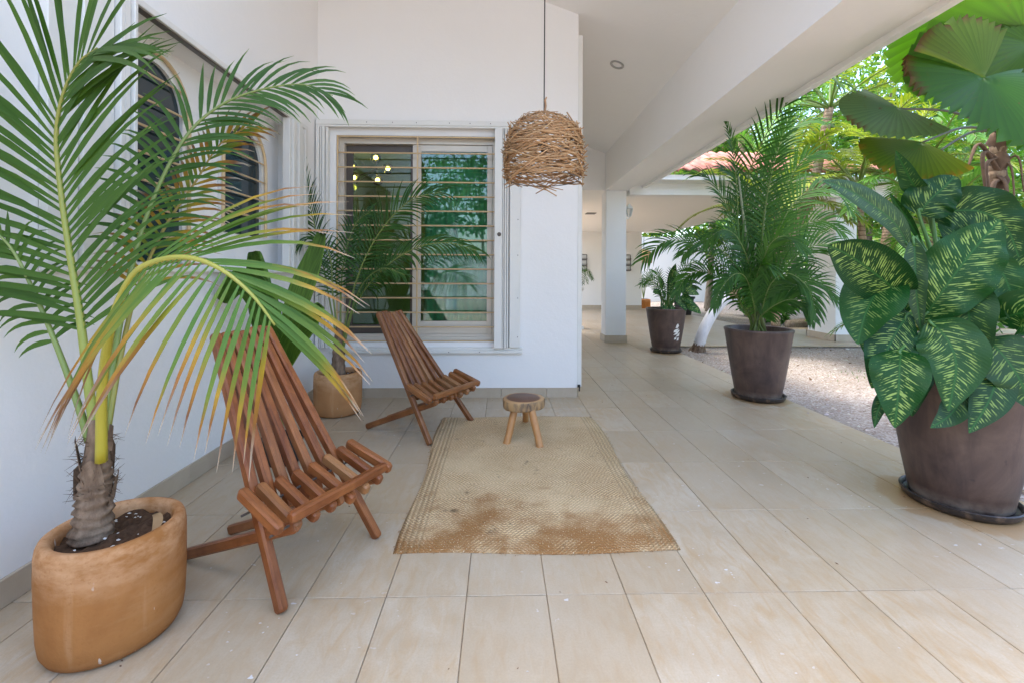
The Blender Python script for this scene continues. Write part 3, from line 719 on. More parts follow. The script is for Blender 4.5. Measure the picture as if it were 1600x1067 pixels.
# ceiling lights
M['steel'] = m_plain('brushed_ring', (.38, .37, .35), .35, .3, 20, .08)
def downlight(p, nx_, label):
    d = empty('recessed_downlight', p); tag(d, label, 'downlight'); d.rotation_euler = (0, nx_, 0)
    q = MB(); q.lathe([(.052, .012), (.056, -.004), (.075, -.008), (.082, -.003), (.082, .012)], 28); sharp(q.build('ring', M['steel'], d), 40)
    q = MB(); q.lathe([(.0, .04), (.03, .035), (.052, .010)], 24); q.build('reflector', M['dark_alu'], d, True)
    q = MB(); q.lathe([(.0, .004), (.016, .006), (.024, .024)], 20); q.build('lens', M['whitelamp'], d, True)
downlight((1.319, 5.1, CZ(1.319)-.004), math.atan(.36), 'round recessed downlight in the sloping porch ceiling')
dl = V((2.233, 11.100, 2.858)); q = MB(); q.box(-.12, .12, -.12, .12, -.012, 0, .003); o = q.build('ceiling_lamp', M['dark_alu']); o.location = (dl.x, dl.y, 2.733); tag(o, 'small dark square ceiling lamp in the far corridor', 'ceiling lamp')

# ------------------------------------------------------------------ pots and furniture
def terracotta(x, y, label, mat, r=.195, h=.365, group='round terracotta planters'):
    o = empty('terracotta_planter', (x, y, 0)); tag(o, label, 'planter', group)
    prof = [(r*.80, .002), (r*.90, .008), (r*.955, .03), (r*.985, .07), (r, .15), (r*1.005, h*.7), (r*1.0, h-.04), (r*.985, h-.018), (r*.955, h-.004), (r*.91, h), (r*.84, h-.003), (r*.79, h-.016), (r*.77, h-.04), (r*.77, h-.10)]
    q = MB(); q.lathe(prof, 72, cap0=True); q.v = [tuple(V(p)*(1+.010*noise.noise(V(p)*5+V((x, y, 0)))) if True else p) for p in q.v]
    for i, p in enumerate(q.v):
        if p[2] < 0: q.v[i] = (p[0], p[1], .001)
    q.build('pot', mat, o, True)
    s = MB(); N = 20
    vs = [(0, 0, h-.035)]; fs = []
    for j in range(1, 7):
        for k in range(36):
            a = 2*math.pi*k/36; rr_ = r*.775*j/6; vs.append((rr_*math.cos(a), rr_*math.sin(a), h-.04+.026*noise.noise(V((rr_*math.cos(a)*30, rr_*math.sin(a)*30, x)))))
    for k in range(36): fs.append((0, 1+k, 1+(k+1) % 36))
    for j in range(5):
        for k in range(36): fs.append((1+j*36+k, 1+(j+1)*36+k, 1+(j+1)*36+(k+1) % 36, 1+j*36+(k+1) % 36))
    s.add(vs, fs); s.build('soil', M['soil'], o, True)
    pb = MB()
    for _ in range(26):
        a, rr_ = random.uniform(0, 6.28), r*.72*math.sqrt(random.random()); z = h-.030
        sz = random.uniform(.003, .008); an = random.uniform(0, 3)
        vs = []
        for k in range(6):
            t = k*math.pi/3+an; vs.append((rr_*math.cos(a)+sz*math.cos(t)*random.uniform(.7, 1.2), rr_*math.sin(a)+sz*.6*math.sin(t), z+random.uniform(0, .004)))
        vs.append((rr_*math.cos(a), rr_*math.sin(a), z+sz*.8)); pb.add(vs, [(k, (k+1) % 6, 6) for k in range(6)])
    tag(pb.build('pebbles', M['pebble'], o), kind='stuff')
    return o
POT1 = (-1.30, 1.565); POT2 = (-1.415, 3.985)
terracotta(*POT1, 'large round terracotta planter in the foreground at the left wall', M['terra'])
terracotta(*POT2, 'terracotta planter standing in the back corner under the window', M['terra2'], .20)
# dry leaf lying on the soil of the near planter
dl_ = MB(); 
for i in range(9):
    t = i/8; wdt = .013*math.sin(math.pi*min(1, t*1.02))**.7+.001; c = V((.11*t, .02*math.sin(t*3), .012*math.sin(t*5)+.006)); n_ = V((0, 1, .3*math.sin(t*7)))
    dl_.v += [tuple(c-n_*wdt), tuple(c-V((0, 0, .004))), tuple(c+n_*wdt)]; dl_.c += [(1, 1, 1)]*3; dl_.uv += [(0, 0)]*3
dl_.f = [(i*3+k, i*3+k+1, i*3+k+4, i*3+k+3) for i in range(8) for k in range(2)]
o = dl_.build('dead_leaf', M['dryleaf'], smooth=True); o.location = (-1.245, 1.655, .338); o.rotation_euler = (.1, .1, R(-58)); tag(o, 'curled dry brown leaf lying on the soil of the near planter', 'dead leaf')

def big_pot(x, y, label, emblem=False):
    o = empty('glazed_pot', (x, y, 0)); tag(o, label, 'pot', 'tall brown glazed pots')
    q = MB(); q.lathe([(.200, .028), (.206, .034), (.24, .22), (.275, .45), (.305, .655), (.312, .672), (.312, .683), (.304, .69), (.288, .69), (.280, .682), (.27, .60)], 80, cap0=True)
    sharp(q.build('pot', M['pot'], o), 50)
    q = MB(); q.lathe([(.19, .002), (.225, .004), (.240, .022), (.247, .046), (.240, .050), (.232, .046), (.226, .026), (.18, .020)], 72, cap0=True, cap1=True); sharp(q.build('saucer', M['saucer'], o), 50)
    q = MB(); vs = [(0, 0, .64)]; fs = []
    for j in range(1, 6):
        for k in range(40):
            a = 2*math.pi*k/40; rr_ = .278*j/5; vs.append((rr_*math.cos(a), rr_*math.sin(a), .63+.02*noise.noise(V((rr_*math.cos(a)*14, rr_*math.sin(a)*14, x)))))
    for k in range(40): fs.append((0, 1+k, 1+(k+1) % 40))
    for j in range(4):
        for k in range(40): fs.append((1+j*40+k, 1+(j+1)*40+k, 1+(j+1)*40+(k+1) % 40, 1+j*40+(k+1) % 40))
    q.add(vs, fs); q.build('soil', M['soil'], o, True)
    if emblem:
        q = MB()
        def pt(u, z):  # on the tapered side, u = angle
            
            pr = [(.028, .200), (.034, .206), (.22, .24), (.45, .275), (.655, .305)]
            r_ = next(lerp(ra, rb_, (z-za)/(zb-za)) for (za, ra), (zb, rb_) in zip(pr, pr[1:]) if za <= z <= zb)+.003; return V((r_*math.cos(u), r_*math.sin(u), z))
        u0 = math.atan2(-y, -x)+.66
        def patch(pts): q.add([pt(u0+a*.42, .20+b) for a, b in pts], [tuple(range(len(pts)))])
        patch([(-.25, .20), (.1, .20), (.25, .235), (.05, .27), (-.15, .245)])
        patch([(-.5, .13), (-.1, .135), (.3, .19), (-.1, .185), (-.45, .165)])
        patch([(-.5, .09), (.1, .10), (.5, .165), (.25, .17), (-.2, .125)])
        patch([(-.15, .06), (.5, .075), (.55, .13), (.2, .10)])
        patch([(-.35, .02), (.0, .025), (.05, .055), (-.3, .05)]); patch([(.15, .0), (.5, .01), (.5, .05), (.2, .045)])
        q.build('emblem', M['sticker'], o)
    return o
PB = (2.47, 2.36); PM = (2.575, 4.43); PF = (2.645, 7.12)
big_pot(*PB, 'tall brown glazed pot nearest the camera holding the dieffenbachia')
big_pot(*PM, 'tall brown glazed pot holding the large areca palm')
big_pot(*PF, 'tall brown glazed pot with a white emblem in front of the column', True)

# stick chairs
def stick_mesh(p0, p1, wdir, wd, th, parent, name, mat):
    p0, p1 = V(p0), V(p1); d = p1-p0; L_ = d.length; d.normalize(); w_ = (V(wdir)-d*V(wdir).dot(d)).normalized(); n_ = d.cross(w_)
    c = min(wd, th)*.22; h, k = wd/2, th/2
    ring = [(h, -k+c), (h, k-c), (h-c, k), (-h+c, k), (-h, k-c), (-h, -k+c), (-h+c, -k), (h-c, -k)]
    q = MB(); vs = []; uvs = []
    for s, sc_ in ((0, .72), (.008, .95), (.014, 1), (L_-.014, 1), (L_-.008, .95), (L_, .72)):
        for i, (a, b) in enumerate(ring): vs.append(w_*a*sc_+n_*b*sc_+d*s); uvs.append((s, i*.012))
    fs = [(i*8+j, i*8+(j+1) % 8, (i+1)*8+(j+1) % 8, (i+1)*8+j) for i in range(5) for j in range(8)]+[tuple(range(7, -1, -1)), tuple(40+j for j in range(8))]
    q.add(vs, fs, None, uvs); o = q.build(name, mat, parent); o.location = p0; sharp(o, 30); return o
def stick_chair(A, B, topf, topz, tw, label, mat, base_off=0):
    A, B = V((*A, 0)), V((*B, 0)); wv = B-A; L_ = wv.length; wv.normalize(); fv = V((wv.y, -wv.x, 0))
    root = empty('stick_chair', tuple(A+wv*L_/2-fv*.3)); tag(root, label, 'chair', 'wooden stick chairs'); o = V(root.location)
    pt = lambda f, w_, z: A+wv*w_+fv*f+V((0, 0, z))-o
    n = 7
    for i in range(n):
        wt, wf = lerp(tw[0], tw[1], i/(n-1)), lerp(0.0, L_, i/(n-1))
        top = pt(topf+random.uniform(-.006, .006), wt, topz+random.uniform(-.012, .006)); foot = pt(0, wf, .004)
        outer = i in (0, n-1)
        if not outer: foot = top+(foot-top)*(1-.285/topz) + V((0, 0, -.025*math.sin(math.pi*i/(n-1))))
        stick_mesh(top, foot, wv, .036, .044, root, 'front_leg' if outer else 'back_slat', mat)
    for i in range(n+1):
        W = -.034 if i == 0 else (L_+.022 if i == n else L_*(i-.5)/(n-1))
        sag = .030*math.sin(math.pi*i/n); fr = .03 if i < 4 else .052
        stick_mesh(pt(-.19, W*.96+.01, .405-sag*.8), pt(fr, W, (.318 if i in (0, n) else .298)-sag*.6), wv, .036, .046, root, 'seat_slat', mat)
    stick_mesh(pt(.035, .0, .345), pt(.030, L_+.015, .330), fv, .036, .040, root, 'front_rail', mat)
    for W in (.033, L_*.5, L_-.033): stick_mesh(pt(.03, W, .300), pt(-.655, W*(.96)+.01, .016), wv, .030, .044, root, 'rear_leg', mat)
    for f, z in ((-.135, .345), (.01, .305)):
        q = MB(); q.tube([pt(f, -.06, z), pt(f, L_+.06, z)], .005, 6); q.build('rod', M['dark_alu'], root)
    return root
stick_chair((-.773, 1.631), (-.558, 2.086), -.545, .955, (.105, .345), 'red brown wooden stick chair in the foreground beside the large planter', M['mahog'])
stick_chair((-.493, 3.216), (-.223, 3.698), -.60, .905, (.10, .335), 'brown wooden stick chair farther back below the window', M['brownw'])

# woven mat
random.seed(5)
def mat_pt(u, v):
    x = lerp(-.445, .788, u); y = lerp(1.957, 3.838, v)
    x += (-.04*(v) if u < .5 else .0)*abs(u-.5)*2 + .016*math.sin(v*9+1)*(u-.5)*2 + (.022*math.sin(v*4.3) if u > .9 else 0)*0
    y += .012*math.sin(u*7+.5)*(1-2*v)
    z = .006+.0055*(noise.noise(V((x*3.6, y*3.6, 7)))+1)+.014*max(0, noise.noise(V((x*2.1, y*2.4, 2))))+.006*max(0, noise.noise(V((x*7, y*9, 4))))
    ed = min(u, 1-u, v, 1-v); z = lerp(.0045, z, min(1, ed*18))
    return (x, y, z)
q = MB(); q.grid(0, 1, 0, 1, 60, 90, lambda u, v: mat_pt(u, v))
nb = len(q.v); edge = [i for i in range(61)]+[j*61+60 for j in range(1, 91)]+[90*61+i for i in range(59, -1, -1)]+[j*61 for j in range(89, 0, -1)]
low = [(q.v[i][0], q.v[i][1], .0012) for i in edge]; q.v += low; q.c += [(1, 1, 1)]*len(low); q.uv += [(0, 0)]*len(low)
for k in range(len(edge)): k2 = (k+1) % len(edge); q.f.append((edge[k], nb+k, nb+k2, edge[k2]))
mt = q.build('woven_mat', M['mat'], smooth=True); tag(mt, 'worn woven palm leaf mat lying on the tiles in front of the chairs', 'mat')
# loose strand ends along the rim
q = MB()
for _ in range(110):
    s = random.random(); sd_ = random.choice('bbrrtl'); p = V(mat_pt(s, 0) if sd_ == 'b' else mat_pt(1, s) if sd_ == 'r' else mat_pt(s, 1) if sd_ == 't' else mat_pt(0, s))
    d = V((random.uniform(-1, 1), random.uniform(-1, 1), 0)); d += {'b': V((0, -1.5, 0)), 'r': V((1.5, 0, 0)), 't': V((0, 1.5, 0)), 'l': V((-1.5, 0, 0))}[sd_]; d.normalize(); l = random.uniform(.004, .016)
    q.tube([p, p+d*l*.6+V((0, 0, .003)), p+d*l+V((0, 0, -.001))], .0011, 4)
tag(q.build('loose_strands', M['mat'], mt), kind='stuff')

# stump stool
st = empty('stump_stool', (.175, 3.34, 0)); tag(st, 'small three legged stool with a tree slab seat on the mat', 'stool')
q = MB(); vs = []; fs = []; n = 64
def rim(a): return .152*(1+.05*math.sin(2*a+.5)+.035*math.sin(3*a+1.7)+.012*math.sin(9*a)+.008*math.sin(17*a))
lay_ = [(.90, .232), (.97, .236), (1.0, .248), (1.0, .285), (.985, .298), (.95, .303)]
for s, z in lay_:
    for k in range(n):
        a = 2*math.pi*k/n; r_ = rim(a)*s*(1+.01*math.sin(a*13+z*90)); vs.append((r_*math.cos(a), r_*math.sin(a), z))
for i in range(len(lay_)-1):
    for k in range(n): fs.append((i*n+k, i*n+(k+1) % n, (i+1)*n+(k+1) % n, (i+1)*n+k))
fs.append(tuple(range(n-1, -1, -1))); fs.append(tuple((len(lay_)-1)*n+k for k in range(n))); q.add(vs, fs); sharp(q.build('seat', M['slab'], st), 50)
for (fx, fy) in ((.048, 3.205), (.283, 3.135), (.214, 3.70)):
    b = V((fx, fy, .008))-V(st.location); tp = V((b.x*.52, b.y*.50, .236)); q = MB(); pts = [b, lerp(b, tp, .3)+V((.003, 0, 0)), lerp(b, tp, .7), tp]
    q.tube(pts, [.026, .025, .027, .026], 12); sharp(q.build('leg', M['stoolleg'], st), 60)

# woven twig pendant lamp
random.seed(21)
pl = empty('pendant_lamp', (0.293, 3.050, 2.055)); tag(pl, 'nest like pendant lamp of woven twigs hanging on a black cord', 'pendant lamp'); po = V(pl.location)
ctop = CZ(po.x)-po.z
prof_z = [(-.205, .248), (-.16, .262), (-.08, .262), (.0, .258), (.08, .243), (.13, .222), (.17, .19), (.205, .145), (.225, .09)]
def prof_r(z):
    for (a, ra), (b, rb_) in zip(prof_z, prof_z[1:]):
        if a <= z <= b: return lerp(ra, rb_, (z-a)/(b-a))
    return prof_z[0][1] if z < prof_z[0][0] else prof_z[-1][1]
q = MB(); q.tube([(0, 0, .19), (.002, 0, ctop)], .0042, 8); q.build('cord', M['black'], pl)
q = MB(); q.tube([(0, 0, ctop-.025), (0, 0, ctop)], .045, 20); q.build('ceiling_rose', M['whitelamp'], pl)
q = MB(); q.tube([(.03*math.cos(t)-.0, .01, .235+.028*math.sin(t)) for t in [math.pi*k/8 for k in range(9)]], .006, 6); q.tube([(.004, .0, .255), (.010, .004, .30), (.006, 0, .335), (.016, .002, .36)], [.008, .009, .008, .005], 6); q.build('twig_loop', M['twig'], pl)
q = MB()
for z in (-.2, -.05, .1): q.tube([(prof_r(z)*.95*math.cos(2*math.pi*k/32), prof_r(z)*.95*math.sin(2*math.pi*k/32), z) for k in range(33)], .003, 5, False)
q.build('ring_frame', M['dark_alu'], pl)
q = MB(); q.lathe([(.0, -.02), (.02, -.01), (.028, .02), (.02, .05), (.018, .12), (.0, .13)], 16); q.build('lamp_holder', M['black'], pl, True)
tw = []
for v in range(10):
    L_ = random.uniform(.20, .34); bend = random.uniform(.0, .02); pts = []
    for i in range(4):
        t = i/3-.5; pts.append((t*L_, -bend*(4*t*t)+random.uniform(-.003, .003), random.uniform(-.004, .004)))
    q = MB(); r_ = random.uniform(.0034, .0052); q.tube(pts, [r_*.8, r_, r_, r_*.65], 5); tw.append((q, q.mesh('twig', M['twigv'], True)))
mass = MB()
def twig_tf():
    z = -.2+.425*random.random()**1.05; a = random.uniform(0, 2*math.pi); r_ = prof_r(z)*random.uniform(.93, 1.03)
    nrm = V((math.cos(a), math.sin(a), 0)); tan = V((-math.sin(a), math.cos(a), 0)); tilt = random.gauss(0, .26)
    slope = 0 if z < .08 else -.8*(z-.08)/.14
    upv = (V((0, 0, 1))+nrm*slope).normalized(); nn = tan.cross(upv).normalized()
    if nn.dot(nrm) < 0: nn = -nn
    xd = tan*math.cos(tilt)+upv*math.sin(tilt); zd = xd.cross(nn); k = random.uniform(.75, 1.1)*(1 if z < .15 else .7)
    Mx = Matrix((xd, nn, zd)).transposed().to_4x4(); Mx.translation = nrm*r_+V((0, 0, z)); return Mx @ Matrix.Scale(k, 4)
for k in range(660):
    Mx = twig_tf()
    if k < 298: link('twig', tw[k % 10][1], pl).matrix_local = Mx
    else:
        s = tw[k % 10][0]; sh = random.uniform(.75, 1.1); mass.add([Mx @ V(p) for p in s.v], s.f, (sh, sh*.97, sh*.95))
tag(mass.build('twig_mass', M['twigv'], pl, True), kind='stuff')

# ------------------------------------------------------------------ plants
GRN, GRN2, PALE, YEL, ORA, BRN, DRY = (.050, .118, .017), (.085, .175, .025), (.13, .24, .035), (.42, .28, .025), (.37, .155, .02), (.17, .07, .03), (.48, .40, .33)
WALLX = -1.772
def clampx(p):
    if p.x < WALLX: p = V((WALLX+.004*math.sin(p.z*40), p.y, p.z))
    return p
def leaflet(base, d, L_, wd, droop, fold_n, colf, seg=6, q=None, side=1, curl=0.0, vfold=.25):
    """one palm leaflet: narrow folded blade that bends over with its weight"""
    q = q or MB(); d = d.normalized(); pts = []; p = V(base); dd = V(d); st = L_/seg
    for i in range(seg+1):
        pts.append(V(p)); dd = (dd+V((0, 0, -1))*droop*(i+.5)/seg*.35+fold_n*curl/seg).normalized(); p = p+dd*st
    vs = []; cs = []; uvs = []
    for i, p in enumerate(pts):
        s = i/seg; t = (pts[min(i+1, seg)]-pts[max(i-1, 0)]).normalized(); wv = t.cross(fold_n)
        if wv.length < .05: wv = t.cross(V((.3, .2, 1)))
        wv.normalize(); n_ = wv.cross(t)
        h = wd*.5*(.35+2.6*s*(1-s) if s < .35 else .35+.592*(1-((s-.35)/.65)**1.6)*1.0)*(1 if s < .98 else .25)
        h = wd*.5*min(1, .38+s*2.6)*max(.04, (1-max(0, (s-.30)/.70)**1.7))
        c = colf(s)
        for a, b in ((-1, vfold), (0, 0), (1, vfold)):
            vs.append(clampx(p+wv*h*a+n_*h*b)); cs.append(c); uvs.append((s, a*.5+.5))
    fs = [(i*3+k, i*3+k+1, (i+1)*3+k+1, (i+1)*3+k) for i in range(seg) for k in (0, 1)]
    q.add(vs, fs, cs, uvs); return q
class Frond:
    def __init__(s, pts, N, t0=.25, n=30, L_=.5, wd=.022, a0=62, a1=22, lift=.12, droop=.8, lenp=None, r0=.012, r1=.0025, stalk=((.16, .22, .05), (.20, .28, .06)), seg=6, sub=48):
        s.P = spline(pts, sub); s.N = V(N).normalized(); s.__dict__.update(t0=t0, n=n, L=L_, wd=wd, a0=a0, a1=a1, lift=lift, droop=droop, r0=r0, r1=r1, stalk=stalk, seg=seg, sub=sub)
        s.lenp = lenp or (lambda t: .55+.9*t-1.05*t*t if t < .9 else .5)
        ls = [0]
        for a, b in zip(s.P, s.P[1:]): ls.append(ls[-1]+(b-a).length)
        s.ls = [x/ls[-1] for x in ls]
    def at(s, t):
        for i in range(s.sub):
            if s.ls[i+1] >= t:
                k = (t-s.ls[i])/max(1e-6, s.ls[i+1]-s.ls[i]); return lerp(s.P[i], s.P[i+1], k), (s.P[min(i+2, s.sub)]-s.P[max(0, i-1)]).normalized()
        return s.P[-1], (s.P[-1]-s.P[-2]).normalized()
    def rachis(s, q=None):
        q = q or MB(); n = len(s.P); q.tube([clampx(V(p)) for p in s.P], [lerp(s.r0, s.r1, min(1, (i/(n-1))**.8*1.0)) for i in range(n)], 7, True, [mix3(s.stalk[0], s.stalk[1], i/(n-1)) for i in range(n)]); return q
    def leaflets(s, colf):
        """yields (side, t, mesh builder)"""
        for sd_ in (-1, 1):
            for i in range(s.n):
                if hasattr(s.a0, '__len__') and sd_ < 0 and i < 2: continue
                u = (i+.5+random.uniform(-.18, .18))/s.n; t = s.t0+(1-s.t0)*u*.985
                p, T = s.at(t); S = T.cross(s.N).normalized()*sd_; Nn = S.cross(T)*sd_
                sel = lambda v: v if not hasattr(v, '__len__') else v[0 if sd_ < 0 else 1]
                a = R(lerp(sel(s.a0), sel(s.a1), u**(1.1 if not hasattr(s.a0, '__len__') else .85))+random.uniform(-5, 5)); d = T*math.cos(a)+S*math.sin(a)+s.N*(s.lift+random.uniform(-.07, .07))
                L_ = s.L*max(.25, s.lenp(u))*random.uniform(.92, 1.06)
                age = random.random()
                yield sd_, u, leaflet(p, d, L_, s.wd*random.uniform(.85, 1.1), sel(s.droop)*random.uniform(.75, 1.25), (Nn*.8+s.N*.6).normalized(), colf(sd_, u, age), s.seg)
    def all(s, colf, q=None):
        q = q or MB(); s.rachis(q)
        for _, _, m in s.leaflets(colf): q.add(m.v, m.f, m.c, m.uv)
        return q
def greens(a=GRN, b=GRN2, tip=None):
    def f(sd_, u, age):
        c = mix3(a, b, random.random())
        def g(s):
            if tip and s > .82: return mix3(c, tip, (s-.82)/.18)
            return mix3(c, mix3(c, PALE, .35), max(0, .25-s)*2)
        return g
    return f
def ageing(amount, sides=(1, 1)):
    def f(sd_, u, age):
        k = amount*(sides[0] if sd_ < 0 else sides[1])*(.45+.9*age); c = mix3(GRN2, (.085, .19, .03), random.random())
        st = max(.12, 1-k*.95)
        def g(s):
            if s < st: return mix3(c, mix3(PALE, YEL, .45), max(0, (s-st+.35)/.35)*min(1, k*1.5))
            x = (s-st)/max(.05, 1-st)
            return mix3(YEL, ORA, x/.35) if x < .35 else mix3(ORA, BRN, (x-.35)/.3) if x < .65 else mix3(BRN, DRY, (x-.65)/.2) if x < .85 else DRY
        return g
    return f
NF = V((0, -1, .15))

# foreground coconut palm
random.seed(3)
CB = V((-1.357, 1.535, .33)); CT = (-1.334, 1.530, 0.725); CT = V(CT)
palm = empty('coconut_palm', tuple(CB)); tag(palm, 'young coconut palm with yellowing fronds in the large foreground planter', 'palm')
def rel(q, o): q.v = [tuple(V(p)-o) for p in q.v]; return q
q = MB(); axis = spline([CB, lerp(CB, CT, .5)+V((.006, 0, 0)), CT], 40)
q.tube(axis, [lerp(.056, .047, min(1, i/14)) if i < 16 else lerp(.047, .020, (i-16)/24) for i in range(41)], 18)
q.v = [tuple(V(p)+(V((p[0]-CB.x, p[1]-CB.y, 0)).normalized()*(.006*math.sin(p[2]*210+noise.noise(V(p)*18)*3)+.007*noise.noise(V(p)*55)) if p[2] < CB.z+.26 else V((0, 0, 0)))) for p in q.v]
rel(q, CB).build('trunk', M['bark'], palm, True)
# old leaf-base husks and hairy fibre on the trunk
for k in range(7):
    a = k*2.4+.5; z = CB.z+.13+.032*k; q = MB(); r_ = .050-.003*k
    vs = []; cs = []
    for i in range(5):
        for j in range(5):
            b = a+(j-2)*.34*(1-.12*i); rr_ = r_+.005+.008*i/4*(1+.4*math.sin(j*3+k)); vs.append((CB.x+(CT.x-CB.x)*(z-CB.z)/.4+rr_*math.cos(b), CB.y+rr_*math.sin(b), z+i*.022-.012*abs(j-2)+.006*math.sin(j*5+k)))
    q.add(vs, [(i*5+j, i*5+j+1, (i+1)*5+j+1, (i+1)*5+j) for i in range(4) for j in range(4)]); rel(q, CB).build('husk', M['bark'], palm, True)
q = MB()
for _ in range(170):
    a = random.uniform(0, 6.28); z = CB.z+random.choice((.155, .17, .19, .20, .265, .28, .33))+random.uniform(-.015, .015); r_ = .050 if z < CB.z+.22 else .036
    c = V((lerp(CB.x, CT.x, (z-CB.z)/.42), CB.y, z)); d = V((math.cos(a), math.sin(a), random.uniform(-1.2, 1.2))).normalized(); l = random.uniform(.010, .050)
    p = c+V((math.cos(a), math.sin(a), 0))*r_*.9; t = V((-d.y, d.x, random.uniform(-1, 1))); q.tube([p, p+d*l*.55+t*l*.12, p+d*l+t*l*.3], [.0010, .0008, .0003], 4)
tag(rel(q, CB).build('fibre', M['fibre'], palm), kind='stuff')
def add_frond(parent, fr, colf, o, singles=True, mat='palm'):
    f = rel(fr.rachis(), o).build('frond', M['rachis'], parent, True)
    if singles:
        for sd_, u, m in fr.leaflets(colf): rel(m, o).build('leaflet', M[mat], f, True)
    else:
        q = MB()
        for sd_, u, m in fr.leaflets(colf): q.add(m.v, m.f, m.c, m.uv)
        tag(rel(q, o).build('leaflets', M[mat], f, True), kind='stuff')
    return f
ST_Y = ((.40, .36, .045), (.20, .26, .06)); ST_G = ((.19, .27, .06), (.26, .33, .10))
F1 = Frond([(-1.338, 1.530, 0.651), (-1.377, 1.545, 0.838), (-1.430, 1.570, 1.072), (-1.493, 1.600, 1.291), (-1.531, 1.610, 1.492), (-1.538, 1.600, 1.678), (-1.488, 1.570, 1.811), (-1.410, 1.540, 1.907), (-1.313, 1.500, 1.940)], NF, .25, 38, .61, .022, 62, 24, .10, .50, lambda t: .70+.45*t if t < .6 else .97-.55*(t-.6), .016, .003, ((.30, .36, .06), (.30, .30, .07)))
F2 = Frond([(-1.334, 1.550, 0.644), (-1.390, 1.660, 0.903), (-1.426, 1.780, 1.227), (-1.418, 1.880, 1.516), (-1.346, 1.960, 1.790), (-1.235, 2.020, 1.951), (-1.075, 2.060, 2.040), (-0.899, 2.080, 2.072), (-0.772, 2.090, 2.028)], V((.15, -1, .35)), .36, 32, .42, .020, 66, 18, .05, .75, lambda t: .55+.9*t-1.0*t*t, .013, .002, ST_G)
F3 = Frond([(-1.295, 1.500, 0.599), (-1.258, 1.460, 0.859), (-1.176, 1.400, 1.068), (-1.068, 1.340, 1.201), (-0.955, 1.290, 1.246), (-0.840, 1.250, 1.251), (-0.736, 1.220, 1.216), (-0.649, 1.200, 1.152), (-0.586, 1.190, 1.076)], V((.1, -.85, .5)), .56, 25, .54, .0145, (30, 152), (10, 36), .0, (.5, .62), lambda t: 1.08-.40*t, .017, .003, ((.46, .40, .04), (.30, .33, .06)))
F5 = Frond([(-1.330, 1.560, 0.662), (-1.372, 1.660, 0.880), (-1.425, 1.800, 1.127), (-1.408, 1.920, 1.389), (-1.344, 2.020, 1.611), (-1.271, 2.080, 1.799), (-1.150, 2.120, 1.901)], V((.2, -1, .2)), .38, 27, .36, .017, 60, 24, .02, .8, lambda t: .8-.35*t, .011, .002, ((.28, .30, .06), (.42, .25, .05)))
F4 = Frond([(-1.359, 1.530, 0.651), (-1.414, 1.540, 0.797), (-1.496, 1.560, 0.965), (-1.597, 1.580, 1.158), (-1.672, 1.580, 1.300), (-1.735, 1.560, 1.373)], V((0, -1, .3)), .42, 14, .22, .018, 70, 30, 0, 1.2, None, .013, .003, ST_G)
add_frond(palm, F5, ageing(.95), CB)
add_frond(palm, F2, greens((.040, .108, .020), (.068, .155, .028), PALE), CB)
add_frond(palm, F1, greens((.048, .118, .017), (.078, .160, .024)), CB)
add_frond(palm, F4, greens(), CB)
add_frond(palm, F3, ageing(.55, (.62, .98)), CB)

# broad-leaved seedling in a black pot behind the near chair
sp = empty('seedling_palm', (-1.40, 2.95, .15)); tag(sp, 'seedling with broad bright green pleated leaves behind the near chair', 'plant')
bp = empty('nursery_pot', (-1.40, 2.95, 0)); q = MB(); q.lathe([(.10, .002), (.115, .14), (.128, .145), (.128, .165), (.118, .165), (.112, .13), (.0, .12)], 32, cap0=True); sharp(q.build('pot', M['black'], bp), 50); tag(bp, 'black plastic nursery pot mostly hidden behind the near chair', 'pot')
def broad_leaf(pts, wd, N, col, parent, o, name='leaf', mat='broad', pleats=11, tipw=.02, seg=22, cup=.18, wob=.0, wp=None):
    P_ = spline(pts, seg); q = MB(); vs = []; cs = []; uvs = []; nc = pleats*2+1; ln = 0
    for i, p in enumerate(P_):
        s = i/seg; T = (P_[min(i+1, seg)]-P_[max(0, i-1)]).normalized(); S = T.cross(V(N)).normalized(); n_ = S.cross(T)
        if i: ln += (p-P_[i-1]).length
        h = wd*.5*((math.sin(math.pi*min(1, max(0, s))**.75)**.8 if wp is None else wp(s))+tipw)
        for j in range(nc):
            a = j/(nc-1)*2-1; z = cup*h*abs(a)+(.016*wd/.15*(1 if j % 2 else -1) if pleats > 2 and mat == 'broad' else 0)+wob*math.sin(s*17+a*2+p.x*30)*h*abs(a)**1.5
            vs.append(clampx(p+S*h*a+n_*z)); cs.append(col if mat != 'dieff' else (col[0], col[1], abs(a))); uvs.append((ln, h*a))
    fs = [(i*nc+j, i*nc+j+1, (i+1)*nc+j+1, (i+1)*nc+j) for i in range(seg) for j in range(nc-1)]
    q.add(vs, fs, cs, uvs); return rel(q, o).build(name, M[mat], parent, True)
so_ = V(sp.location)
